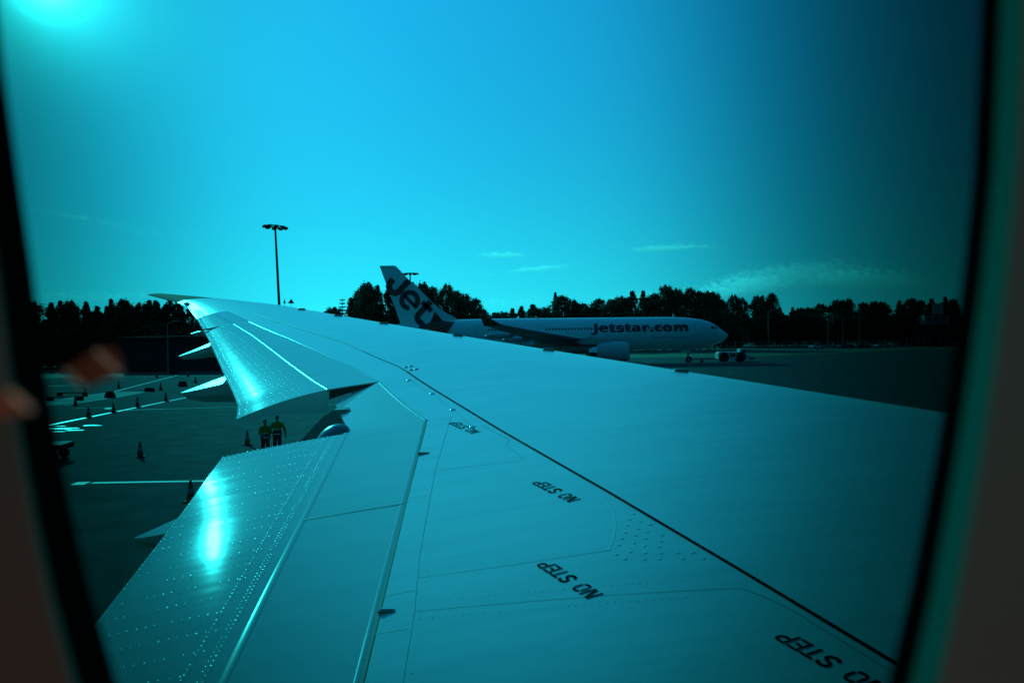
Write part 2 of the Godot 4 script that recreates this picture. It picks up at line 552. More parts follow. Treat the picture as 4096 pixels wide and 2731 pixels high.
func our_wing() -> void:
	var t := thing("airliner_wing", "long pale airliner wing with drooped flaps and NO STEP markings, outside the cabin window", "airplane wing")
	var hin := func(u: float) -> float: return v_hinge(u) - 0.006
	var lead := func(u: float) -> float: return v_le(u)
	# main skin, from the leading edge to the rear spar, and the raked tip beyond the aileron
	obj("wing_skin", wing_piece(0.55, 10.44, lead, hin, 40, 44, 0.0, 0.0, true), M.wing_paint, t)
	obj("wing_skin", wing_piece(10.44, 20.9, lead, hin, 40, 36, 0.0, 0.0, true), M.wing_paint, t)
	obj("wing_tip", wing_piece(20.9, 24.5, lead, func(u: float) -> float: return v_te(u), 30, 30, 0.0, 0.0, true), M.wing_paint, t)
	obj("painted_tip", wing_piece(24.503, 26.88, lead, func(u: float) -> float: return v_te(u), 26, 30, 0.0, 0.0, true), M.tip_orange, t)
	# spoilers and flaps
	var sp0 := func(u: float) -> float: return v_hinge(u) + 0.008
	var sp1 := func(u: float) -> float: return v_spoil(u)
	for s in [[0.55, 3.55], [3.562, 5.914], [5.926, 8.2]]:
		obj("spoiler", wing_piece(s[0], s[1], sp0, sp1, 14, 8, 0.0, 0.035), M.panel_paint, t)
	for s in [[10.45, 14.05], [14.06, 16.4], [16.41, 18.6], [18.61, 20.89]]:
		obj("spoiler", wing_piece(s[0], s[1], sp0, sp1, 14, 8, 0.0, 0.03), M.panel_paint, t)
	var fl0 := func(u: float) -> float: return v_spoil(u) - 0.25
	var te := func(u: float) -> float: return v_te(u)
	var flap := obj("inboard_flap", wing_piece(0.55, 8.2, fl0, te, 60, 24, -0.012), M.panel_paint, t)
	var fo0 := func(u: float) -> float: return v_spoil(u) + 0.006
	var flap2 := obj("outboard_flap", wing_piece(10.45, 17.35, fo0, te, 44, 14, -0.004), M.panel_paint, t)
	var ail := obj("aileron", wing_piece(17.365, 20.885, fo0, te, 24, 10, -0.004), M.panel_paint, t)
	# the drooped panel between the two flaps: a flat sheet hinged at the rear spar
	var st := mb(true)
	var ca := [W(8.212, 0.872), W(10.43, 1.70), Vector3(-2.23, EYE - 0.862, -10.25), Vector3(-1.63, EYE - 1.01, -8.215)]
	var top := []
	var low := []
	for i in 9:
		var ra := PackedVector3Array()
		var rb := PackedVector3Array()
		for j in 9:
			var p: Vector3 = ca[0].lerp(ca[1], i / 8.0).lerp(ca[3].lerp(ca[2], i / 8.0), j / 8.0)
			ra.append(p)
			rb.append(p - Vector3(0, lerpf(0.12, 0.02, j / 8.0), 0))
		top.append(ra); low.append(rb)
	grid(st, top, true)
	grid(st, low, false)
	st.set_smooth_group(-1)
	for i in 8: quad(st, low[i][8], top[i][8], top[i + 1][8], low[i + 1][8])
	for j in 8:
		quad(st, low[0][j], top[0][j], top[0][j + 1], low[0][j + 1])
		quad(st, low[8][j], low[8][j + 1], top[8][j + 1], top[8][j])
	obj("flaperon", st, M.panel_paint, t)
	# black bay walls under the drooped panel
	st = mb()
	quad(st, W(8.21, 0.83, -0.08), W(10.44, 1.66, -0.08), W(10.44, 1.66, -0.62), W(8.21, 0.83, -0.75))
	obj("flap_bay_wall", st, M.gap_black, t)
	st = mb()
	for k in 8:
		var va := lerpf(1.72, 2.34, k / 8.0)
		var vb := lerpf(1.72, 2.34, (k + 1) / 8.0)
		quad(st, W(10.44, va, -0.03 - 0.10 * (k / 8.0)), W(10.44, vb, -0.03 - 0.10 * ((k + 1) / 8.0)), W(10.44, vb, -0.012), W(10.44, va, -0.012))
	obj("flap_end_shade", st, M.gap_black, t)  # shade painted as a black sheet over the flap's end face
	# round-nosed seals along hinge lines and flap ridges: they catch the sun
	var seals := [[[[8.2, 0.868], [9.07, 1.215], [10.42, 1.695]], 0.034, 0.0055], [[[10.46, 1.72], [11.64, 2.255], [13.13, 3.045], [15.05, 4.075], [16.86, 5.085], [18.3, 5.865]], 0.028, 0.0036],
		[[[10.46, 2.36], [11.04, 2.655], [12.65, 3.435], [14.87, 4.495], [16.21, 5.145], [18.22, 6.175]], 0.026, 0.0034], [[[0.6, 1.20], [5.9, 1.529], [8.19, 1.67]], 0.045, 0.0011]]
	for s in seals:
		obj("seal_strip", wing_strip(s[0], s[1], 0.0015, s[2]), M.seal_grey, t)
	obj("hinge_gap", wing_strip([[0.6, 0.585], [3.69, 0.70], [5.91, 0.787], [8.2, 0.868]], 0.02, 0.002), M.gap_black, t)
	obj("hinge_seal", wing_strip([[0.6, 0.605], [3.69, 0.725], [5.91, 0.812], [8.2, 0.892]], 0.026, 0.0005, 0.0016), M.seal_grey, t)
	# dark spar line and skin joints
	obj("spar_line", wing_strip([[2.2, -1.96], [3.27, -1.53], [4.23, -1.17], [5.58, -0.65], [7.5, 0.12], [8.96, 0.68], [10.31, 1.20], [10.83, 1.39]], 0.022, 0.003), M.marking_black, t)
	obj("spar_line", wing_strip([[10.83, 1.39], [11.21, 1.54], [11.78, 1.82], [12.22, 2.04], [12.85, 2.35]], 0.026, 0.003), M.tab_grey, t)
	obj("spar_line", wing_strip([[12.85, 2.35], [14.07, 2.93], [16.8, 4.54], [19.84, 6.29]], 0.03, 0.003), M.seam_dark, t)
	var joints := [[[4.29, 0.53], [4.15, -0.48], [4.06, -1.04], [4.04, -1.12], [3.95, -1.19], [3.77, -1.29], [3.65, -1.33], [3.2, -1.5]], [[4.68, 0.56], [4.66, 0.01], [4.67, -0.54]], [[6.57, 0.63], [5.92, 0.61], [4.98, 0.58], [4.29, 0.53], [3.2, 0.49]],
		[[6.57, 0.63], [6.51, -0.05], [6.58, -0.08], [7.01, 0.06], [7.14, 0.03], [7.75, 0.30]], [[5.93, 0.77], [5.92, 0.61]], [[6.02, 0.77], [6.01, 0.61]], [[8.2, 0.85], [8.2, 0.62]], [[7.2, 0.82], [7.22, 0.70]], [[6.93, 0.8], [6.95, 0.64]], [[4.52, 0.73], [4.53, 0.55]], [[4.12, 0.71], [4.12, 0.54]], [[9.07, 1.21], [9.2, 1.05]], [[16.62, 5.34], [16.75, 5.04]], [[14.85, 4.27], [15.0, 4.05]], [[3.56, 0.7], [3.56, 1.37]],
		[[3.0, 0.5], [2.9, -1.6]], [[3.55, 0.5], [2.7, 0.46]], [[8.2, 0.62], [6.57, 0.63]], [[18.4, 6.55], [18.26, 6.21], [18.71, 6.06]], [[10.31, 1.30], [9.39, 0.92], [8.5, 0.62], [7.73, 0.38]]]
	for j in joints: obj("skin_joint", wing_strip(j, 0.0045, 0.002, 0.0, 0.12), M.seam_dark, t)
	obj("skin_step", wing_strip([[4.67, -0.54], [4.83, -0.59], [5.04, -0.63], [5.27, -0.64], [5.49, -0.61], [5.77, -0.53]], 0.02, -0.001, 0.002, 0.05), M.wing_paint, t)
	obj("spoiler_gap", wing_strip([[5.92, 0.79], [5.92, 1.52]], 0.016, 0.003), M.gap_black, t)
	# slat trailing edge just behind the leading edge
	var slat := []
	for k in 40:
		var u := 3.0 + k * 0.44
		slat.append([u, v_le(u) + chord(u) * 0.105])
	obj("slat_joint", wing_strip(slat, 0.022, 0.003), M.tab_grey, t)
	# leading-edge tabs
	for e in [20.17, 18.36, 16.51, 14.19, 12.11, 9.97]:
		st = mb()
		var o := W(e, v_crest(e) + 0.24)
		bevel_box(st, o + Vector3(0, 0.010, 0), Vector3(0.17, 0.05, 0.12), 0.012)
		obj("leading_edge_tab", st, M.tab_grey, t)
	# slot latches on the rear spar
	for e in [[7.09, 0.775, 0.10], [4.34, 0.68, 0.09]]:
		st = mb()
		bx(st, W(e[0], e[1], 0.002), Vector3(e[2], 0.012, 0.05))
		var sl := obj("hinge_slot", st, M.tab_grey, t)
		st = mb()
		bx(st, W(e[0], e[1], 0.010), Vector3(e[2] * 0.8, 0.008, 0.014))
		obj("slot_rod", st, M.bare_metal, sl)
	# round fastener heads near the spar line
	var fast := dome_mesh(0.018, 0.0026, 12)
	for e in [[5.16, -0.76], [5.08, -0.72], [5.02, -0.78], [4.99, -0.70], [4.96, -0.83], [4.92, -0.75], [4.89, -0.67], [4.86, -0.80], [4.83, -0.72], [4.79, -0.87], [4.81, -0.64], [4.77, -0.77], [4.71, -0.85], [4.73, -0.61], [4.73, -0.70], [4.67, -0.75], [4.64, -0.83], [4.62, -0.66], [4.58, -0.74], [4.55, -0.82], [4.53, -0.91], [4.51, -0.99], [4.61, -0.58], [4.54, -0.62], [4.50, -0.72], [4.48, -0.80], [4.45, -0.92], [4.42, -1.03], [6.56, -0.12], [6.56, -0.20], [6.48, -0.14], [6.47, -0.25], [6.35, -0.20], [6.34, -0.29], [6.27, -0.23], [6.26, -0.31], [7.76, 0.34], [7.73, 0.25], [7.66, 0.22]]:
		var f := mesh_node("fastener_head", fast, M.wing_paint, t)
		f.position = W(e[0], e[1], -0.001)
		f.rotation.x = 0.09
		f.scale = Vector3.ONE * (1.0 if e[0] < 5.3 else 0.6)
	var plug := dome_mesh(0.034, 0.012, 10)
	for e in [[11.16, 1.45], [11.18, 1.38], [10.93, 1.35], [10.94, 1.28]]:
		mesh_node("access_plug", plug, M.tab_grey, t).position = W(e[0], e[1], -0.001)
	for e in [[10.30, 1.30], [9.39, 0.92], [8.50, 0.62], [7.73, 0.38]]:
		mesh_node("polished_stud", plug, M.bare_metal, t).position = W(e[0], e[1], -0.001)
	# rivet rows
	var pts := []
	rng.seed = 71
	var u := 1.7
	while u < 8.15:
		var v := v_spoil(u) + 0.20
		while v < v_te(u) - 0.03:
			if rng.randf() < 0.82: pts.append(Vector2(u + rng.randf_range(-0.004, 0.004), v + rng.randf_range(-0.004, 0.004)))
			v += 0.052
		u += 0.212
	for off in [0.10, 0.125, 0.22]:
		u = 1.7
		while u < 8.15:
			if rng.randf() < 0.9: pts.append(Vector2(u, v_spoil(u) + off + 0.02 * (8.0 - u) / 6.0))
			u += 0.045
	u = 1.8
	while u < 8.15:
		pts.append(Vector2(u, v_te(u) - 0.02))
		u += 0.06
	var v2 := 1.8
	while v2 < 2.9:
		pts.append(Vector2(8.17, v2)); v2 += 0.05
	rivets("rivet_row", pts, dome_mesh(0.0054, 0.0008, 8), M.rivet_paint, flap)
	pts = []
	u = 10.6
	while u < 17.3:
		var v := v_spoil(u) + 0.25
		while v < v_te(u) - 0.04:
			if rng.randf() < 0.9: pts.append(Vector2(u + rng.randf_range(-0.01, 0.01), v))
			v += 0.085
		u += 0.17
	u = 10.5
	while u < 20.8:
		pts.append(Vector2(u, v_te(u) - 0.03))
		pts.append(Vector2(u, v_te(u) - 0.12))
		u += 0.07
	rivets("rivet_row", pts, dome_mesh(0.0065, 0.0006, 8), M.rivet_paint, flap2)
	pts = []
	u = 17.5
	while u < 20.8:
		var v := v_spoil(u) + 0.15
		while v < v_te(u) - 0.04:
			pts.append(Vector2(u, v)); v += 0.11
		u += 0.24
	rivets("rivet_row", pts, dome_mesh(0.007, 0.0006, 8), M.rivet_paint, ail)
	pts = []
	for line in [[[4.2, 0.50], [4.0, -1.0]], [[6.5, 0.57], [3.3, 0.46]], [[4.38, 0.50], [4.2, -0.9]], [[3.4, -0.3], [2.6, -0.2]], [[3.2, 0.66], [8.1, 0.79]], [[3.05, 0.4], [2.95, -1.4]]]:
		for k in 40: pts.append(Vector2(lerpf(line[0][0], line[1][0], k / 39.0), lerpf(line[0][1], line[1][1], k / 39.0)))
	rivets("skin_rivet", pts, dome_mesh(0.005, 0.0015, 6), M.tab_grey, t)
	# tip fittings and the small vanes on the trailing edge
	for e in [[21.0, 0.0], [21.35, 0.0], [21.7, 0.0], [22.05, 0.0]]:
		st = mb()
		bx(st, W(e[0], v_te(e[0]) - 0.2, 0.012), Vector3(0.34, 0.02, 0.025))
		obj("static_wick_base", st, M.tab_grey, t)
	for e in [19.2, 20.1, 22.9, 24.2]:
		st = mb(true)
		tube(st, W(e, v_te(e) - 0.03), W(e, v_te(e)) + Vector3(-0.22, -0.03, 0), 0.006, 0.003, 6)
		obj("static_wick", st, M.tab_grey, t)
	st = mb(true)
	ball(st, W(23.75, v_te(23.75) - 0.05, 0.03), Vector3(0.10, 0.05, 0.07))
	obj("tip_light", st, M.bare_metal, t)
	st = mb()
	bx(st, W(18.45, 7.05, 0.02).lerp(W(18.5, 6.3, 0.02), 0.5), Vector3(0.85, 0.03, 0.035), Basis(Vector3.BACK, 0.16))
	obj("aileron_fence", st, M.tab_grey, t)
	# flap-track fairings below and behind the trailing edge
	for e in [[19.0, 0.30, 0.10, 0.10, 0.09], [17.0, 0.68, 0.29, 0.24, 0.24], [13.4, 0.74, 0.28, 0.34, 0.36], [6.67, 0.40, 0.17, 0.18, 0.24]]:
		var v := v_te(e[0]) - 0.03
		var edge := Vector3(-v, EYE + wing_h(e[0], v) - 0.02, -e[0])
		var tip := edge + Vector3(-e[1], -e[2], 0)
		var root := Vector3(edge.x + 1.5, minf(edge.y - 0.10, EYE + wing_h(e[0], v - 1.5) - 0.30), edge.z)
		canoe("flap_track_fairing", root, edge, tip, e[3], e[4], t)
	# actuator fairing and its polished nose in the gap between the flaps
	st = mb(true)
	st = mb()
	prism(st, PackedVector2Array([Vector2(-1.72, EYE - 0.93), Vector2(-1.92, EYE - 0.868), Vector2(-2.06, EYE - 0.875), Vector2(-2.18, EYE - 0.95), Vector2(-2.42, EYE - 1.2), Vector2(-2.75, EYE - 1.5), Vector2(-1.72, EYE - 1.5)]), -9.75, -9.40)
	obj("actuator_fairing", st, M.tab_grey, t)  # dark grey stands for the shaded side of a white fairing
	st = mb(true)
	ball(st, Vector3.ZERO, Vector3(0.20, 0.13, 0.14), 22, 16)
	var nose := obj("actuator_nose", st, M.dull_metal, t)
	nose.position = Vector3(-1.86, EYE - 1.085, -8.46)
	nose.rotation.z = 0.62
	# NO STEP, four times
	for e in [[8.02, 0.56, 7.52, 0.30], [6.01, -0.20, 5.52, -0.45], [4.66, -0.19, 4.17, -0.45], [3.62, -1.20, 3.12, -1.44]]:
		stencil(t, Vector2(e[0], e[1]), Vector2(e[2], e[3]), 0.085)

# ------------------------------------------------------------------ the cabin and its window
func at(px: float, py: float, depth: float) -> Vector3:
	return cam.transform * Vector3((px - 1176.0) / PXF * depth, -(py - 784.0) / PXF * depth, -depth)

func cabin() -> void:
	# outlines as [height, left, right] across the window, measured on a plane one focal length away
	var rim := [[-1500, 700, 1750], [-1420, 420, 1980], [-1250, 150, 2150], [-900, 0, 2255], [-400, -28, 2262], [0, -8, 2255], [161, 8, 2248], [403, 42, 2236], [631, 76, 2212], [861, 106, 2180], [1033, 137, 2152], [1176, 165, 2125], [1350, 205, 2092], [1568, 268, 2040], [1760, 350, 1965], [1950, 480, 1840], [2080, 640, 1690], [2150, 850, 1500]]
	var ring_of := func(dl: float, dr: float, dy: float, depth: float) -> PackedVector3Array:
		var p := PackedVector3Array()
		var n := rim.size()
		for k in range(n - 1, -1, -1):
			var yy: float = rim[k][0] + dy * (float(k) / (n - 1) * 2.0 - 1.0)
			p.append(at(rim[k][1] - dl, yy, depth))
		for k in n:
			var yy: float = rim[k][0] + dy * (float(k) / (n - 1) * 2.0 - 1.0)
			p.append(at(rim[k][2] + dr, yy, depth))
		p.append(p[0])
		return p
	var wall := thing("cabin_wall", "dark cabin wall around the window, at the left and right edges of the picture", "wall")
	wall.set_meta("kind", "structure")
	var o0: PackedVector3Array = ring_of.call(0.0, 0.0, 0.0, 0.27)
	var o1: PackedVector3Array = ring_of.call(82.0, 46.0, 60.0, 0.245)
	var o2: PackedVector3Array = ring_of.call(88.0, 102.0, 110.0, 0.215)
	var o3: PackedVector3Array = ring_of.call(330.0, 330.0, 500.0, 0.18)
	var outer: PackedVector3Array = ring_of.call(0.0, 0.0, 0.0, 0.30)
	var square := func(src: PackedVector3Array, z: float) -> PackedVector3Array:
		var p := PackedVector3Array()
		for v in src:
			var d := Vector2(v.x, v.y - EYE)
			var s := minf(2.15 / maxf(absf(d.x), 1e-4), (1.1 if d.y > 0.0 else 1.15) / maxf(absf(d.y), 1e-4))
			p.append(Vector3(d.x * s, EYE + d.y * s, z))
		return p
	var st := mb(true)
	grid(st, [o0, o1])
	obj("window_seal", st, M.seal_black, wall)
	st = mb(true)
	grid(st, [o1, o2])
	obj("seal_lip", st, M.lip_sun_tint, wall)
	st = mb(true)
	grid(st, [o2, o3])
	obj("window_reveal", st, M.cabin_plastic, wall)
	st = mb()
	grid(st, [o3, square.call(o3, -0.15)])
	obj("wall_panel", st, M.cabin_plastic, wall)
	st = mb()
	grid(st, [outer, o0])
	grid(st, [square.call(outer, -0.31), outer])
	obj("fuselage_skin", st, M.seal_black, wall)
	# the dimmed pane: blue-green tint, with a vignette painted in towards its rim
	var n := 40
	var lo := at(-120, -1600, 0.285)
	var hi := at(2380, 2240, 0.285)
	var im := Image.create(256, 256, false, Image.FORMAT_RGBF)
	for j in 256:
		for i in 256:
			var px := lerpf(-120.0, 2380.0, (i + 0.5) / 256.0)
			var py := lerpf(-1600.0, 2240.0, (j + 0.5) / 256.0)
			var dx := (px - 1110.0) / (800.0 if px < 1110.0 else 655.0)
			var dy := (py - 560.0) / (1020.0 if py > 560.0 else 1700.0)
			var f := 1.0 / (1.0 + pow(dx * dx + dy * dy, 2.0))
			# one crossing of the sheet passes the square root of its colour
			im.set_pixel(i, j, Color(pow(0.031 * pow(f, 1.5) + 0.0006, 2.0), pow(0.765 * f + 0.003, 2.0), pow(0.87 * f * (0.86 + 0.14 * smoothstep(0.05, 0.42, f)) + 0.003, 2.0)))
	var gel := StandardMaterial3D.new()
	gel.resource_name = "dimmed_gel_vignette"
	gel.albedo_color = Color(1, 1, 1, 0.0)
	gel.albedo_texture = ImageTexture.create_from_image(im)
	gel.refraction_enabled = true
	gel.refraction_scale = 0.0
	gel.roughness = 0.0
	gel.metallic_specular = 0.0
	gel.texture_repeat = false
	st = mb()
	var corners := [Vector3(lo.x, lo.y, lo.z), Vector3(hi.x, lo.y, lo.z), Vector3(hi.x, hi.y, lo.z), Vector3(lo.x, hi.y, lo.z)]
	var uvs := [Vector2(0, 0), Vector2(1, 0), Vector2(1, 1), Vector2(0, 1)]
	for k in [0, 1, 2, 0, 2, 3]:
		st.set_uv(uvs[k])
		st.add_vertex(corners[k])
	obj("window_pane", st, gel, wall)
	# a reflection in the pane, built as two solid strips of stitched brown fabric
	for e in [["strap_reflection", "modelled pane reflection of brown fabric, two rows of cream stitching, over the left window edge", [[146, 850], [228, 800], [268, 800], [288, 852], [206, 890]], [[[152, 847], [200, 886]], [[226, 803], [283, 857]]], 0.262],
			["strap_reflection", "modelled pane reflection of brown fabric, one row of cream stitching, lowest at the left edge", [[-40, 936], [33, 895], [84, 941], [-40, 966]], [[[33, 897], [82, 940]]], 0.19]]:
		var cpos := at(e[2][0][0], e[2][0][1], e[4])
		var t := thing(e[0], e[1], "reflection", cpos, 0.0, "modelled reflections in the pane")
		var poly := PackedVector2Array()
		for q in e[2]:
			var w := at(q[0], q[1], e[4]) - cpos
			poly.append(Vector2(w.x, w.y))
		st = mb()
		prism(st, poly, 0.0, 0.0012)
		obj("reflected_band", st, M.reflected_brown, t)
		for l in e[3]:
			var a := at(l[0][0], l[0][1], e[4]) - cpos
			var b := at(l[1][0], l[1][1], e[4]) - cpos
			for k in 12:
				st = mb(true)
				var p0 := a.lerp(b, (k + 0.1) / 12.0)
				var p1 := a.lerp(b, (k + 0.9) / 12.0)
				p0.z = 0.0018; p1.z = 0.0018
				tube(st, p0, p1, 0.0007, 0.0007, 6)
				obj("reflected_stitch", st, M.reflected_cream, t)
	# rest of the cabin, cut short, with a far opening added for fill light
	st = mb()
	bx(st, Vector3(0, EYE - 1.2, 0.7), Vector3(4.4, 0.1, 1.8))
	struct("cabin_floor", st, M.cabin_dark)
	st = mb()
	bx(st, Vector3(0, EYE + 1.15, 0.7), Vector3(4.4, 0.1, 1.8))
	struct("cabin_ceiling", st, M.cabin_plastic)
	for s in [-1.0, 1.0]:
		st = mb()
		bx(st, Vector3(2.2 * s, EYE, 0.7), Vector3(0.1, 2.2, 1.8))
		struct("cabin_bulkhead", st, M.cabin_dark)
		st = mb()
		bx(st, Vector3(1.75 * s, EYE, 1.65), Vector3(0.8, 2.2, 0.1))
		struct("fill_opening_wall", st, M.cabin_dark)

func bounce_terminal() -> void:  # unseen building, added to bounce warm sunlight into the cabin
	var t := thing("bounce_building", "unseen sunlit sandstone building, added behind our own airliner to bounce warm light", "building", Vector3(0, 0, 16.0))
	var st := mb()
	bx(st, Vector3(0, 7, 8), Vector3(120, 14, 16))
	obj("wall", st, M.sandstone, t)
	for k in 20:
		st = mb()
		bx(st, Vector3(-54.0 + k * 5.7, 10.5, -0.03), Vector3(3.6, 2.0, 0.1))
		obj("window", st, M.car_glass, t)
	st = mb()
	bx(st, Vector3(0, 14.3, 7.5), Vector3(122, 0.6, 18))
	obj("roof", st, M.pale_wall, t)

# ------------------------------------------------------------------ the airliner under tow
const JZ := -142.0
# stations along the fuselage: [x, top, bottom, half width]
var FUS := [[-21.5, 6.75, 6.35, 0.18], [-20.0, 7.05, 5.95, 0.5], [-18.0, 7.3, 5.35, 0.85], [-14.0, 7.62, 4.2, 1.6], [-10.0, 7.8, 3.25, 2.2], [-6.0, 7.88, 2.55, 2.62], [-3.0, 7.92, 2.3, 2.8], [0.0, 7.92, 2.26, 2.82], [10.0, 7.91, 2.26, 2.82], [20.0, 7.9, 2.26, 2.82], [27.0, 7.88, 2.24, 2.82], [30.0, 7.76, 2.2, 2.79], [31.2, 7.64, 2.2, 2.7], [32.7, 7.42, 2.38, 2.5], [33.8, 7.12, 2.6, 2.2], [34.5, 6.85, 2.78, 1.98], [35.1, 6.5, 2.96, 1.75], [35.7, 6.06, 3.2, 1.48], [36.4, 5.55, 3.56, 1.08], [37.0, 5.1, 3.98, 0.64], [37.3, 4.85, 4.3, 0.33], [37.43, 4.66, 4.54, 0.06]]

func fus(x: float) -> Array:
	for k in FUS.size() - 1:
		if x <= FUS[k + 1][0]:
			var t: float = clampf((x - FUS[k][0]) / (FUS[k + 1][0] - FUS[k][0]), 0.0, 1.0)
			return [lerpf(FUS[k][1], FUS[k + 1][1], t), lerpf(FUS[k][2], FUS[k + 1][2], t), lerpf(FUS[k][3], FUS[k + 1][3], t)]
	return [4.6, 4.6, 0.0]

# how far the near side stands out from the jet's middle plane at (x, height)
func jet_side(x: float, h: float) -> float:
	var f := fus(x)
	var c: float = (f[0] + f[1]) / 2.0
	var ry: float = (f[0] - f[1]) / 2.0
	var e := (h - c) / maxf(ry, 0.01)
	var z := 0.0
	if absf(e) < 1.0: z = f[2] * sqrt(1.0 - e * e)
	return maxf(z, 0.24 if x < -6.0 and h > c else 0.0)

# flat triangles (x, height) cut into thin strips and laid on the jet's side
func lay_on_jet(st: SurfaceTool, tris: Array, proud: float) -> void:
	var step := 0.16
	for k in range(0, tris.size(), 3):
		var y0: float = minf(tris[k].y, minf(tris[k + 1].y, tris[k + 2].y))
		var y1: float = maxf(tris[k].y, maxf(tris[k + 1].y, tris[k + 2].y))
		for s in range(int(floor(y0 / step)), int(floor(y1 / step)) + 1):
			var poly: Array = [tris[k], tris[k + 1], tris[k + 2]]
			poly = cut(poly, s * step, 1.0)
			poly = cut(poly, (s + 1) * step, -1.0)
			for j in range(1, poly.size() - 1):
				var a: Vector2 = poly[0]
				var b: Vector2 = poly[j]
				var c: Vector2 = poly[j + 1]
				if (b - a).cross(c - a) < 0.0:
					var w := b; b = c; c = w
				if absf((b - a).cross(c - a)) < 1e-6: continue
				tri(st, on_jet(a, proud), on_jet(b, proud), on_jet(c, proud))

func on_jet(p: Vector2, proud: float) -> Vector3: return Vector3(p.x, p.y, jet_side(p.x, p.y) + proud)

func cut(poly: Array, y: float, side: float) -> Array:
	var out := []
	for k in poly.size():
		var a: Vector2 = poly[k]
		var b: Vector2 = poly[(k + 1) % poly.size()]
		var da := (a.y - y) * side
		var db := (b.y - y) * side
		if da >= 0.0: out.append(a)
		if da * db < 0.0: out.append(a.lerp(b, da / (da - db)))
	return out

func text_tris(s: String, x0: float, x1: float, y0: float, cap: float) -> Array:
	var f := SystemFont.new()
	f.font_names = PackedStringArray(["Droid Sans"])
	f.font_weight = 700
	var fv := FontVariation.new()
	fv.base_font = f
	var tm := TextMesh.new()
	tm.text = s
	tm.font = fv
	tm.font_size = 64
	tm.pixel_size = 0.01
	tm.depth = 0.0
	tm.curve_step = 1.0
	var arr := tm.get_mesh_arrays()
	var v: PackedVector3Array = arr[Mesh.ARRAY_VERTEX]
	var ix: PackedInt32Array = arr[Mesh.ARRAY_INDEX] if arr[Mesh.ARRAY_INDEX] != null else PackedInt32Array(range(v.size()))
	var lo := Vector2(1e9, 1e9)
	var hi := -lo
	for p in v:
		lo = lo.min(Vector2(p.x, p.y)); hi = hi.max(Vector2(p.x, p.y))
	var out := []
	for i in ix:
		var p := v[i]
		out.append(Vector2(lerpf(x0, x1, (p.x - lo.x) / (hi.x - lo.x)), y0 + (p.y - lo.y) / (hi.y - lo.y) * cap))
	return out

# a thick stroke along pixel points of the tail picture, as flat triangles in the jet's (x, height)
func stroke(pts: Array, wide: float, out: Array, closed := false) -> void:
	var l := []
	var r := []
	for k in pts.size():
		var a: Vector2 = pts[maxi(k - 1, 0)]
		var b: Vector2 = pts[mini(k + 1, pts.size() - 1)]
		if closed and k == 0: a = pts[pts.size() - 2]
		if closed and k == pts.size() - 1: b = pts[1]
		var d := (b - a).normalized()
		var s := Vector2(-d.y, d.x) * wide / 2.0
		l.append(pts[k] + s); r.append(pts[k] - s)
	for k in pts.size() - 1:
		out.append_array([l[k], r[k], r[k + 1], l[k], r[k + 1], l[k + 1]])

func tail_px(p: Vector2) -> Vector2:
	var zx := 849.8 + p.x * 0.1318
	var zy := 585.7 + p.y * 0.1318
	return Vector2((zx - 1176.0) / 13.25, EYE + (762.0 + (1176.0 - zx) * 0.0105 - zy) / 13.25)

func to_tail(px: Array) -> Array:
	var out := []
	for p in px: out.append(tail_px(p))
	return out

func smooth_line(c: Array, n := 6) -> Array:
	var cv := Curve2D.new()
	for k in c.size():
		var a: Vector2 = c[maxi(k - 1, 0)]
		var b: Vector2 = c[mini(k + 1, c.size() - 1)]
		var h := (b - a) / 6.0
		cv.add_point(c[k], -h, h)
	var out := []
	for k in c.size() - 1:
		for i in n: out.append(cv.sample(k, float(i) / n))
	out.append(c[-1])
	return out

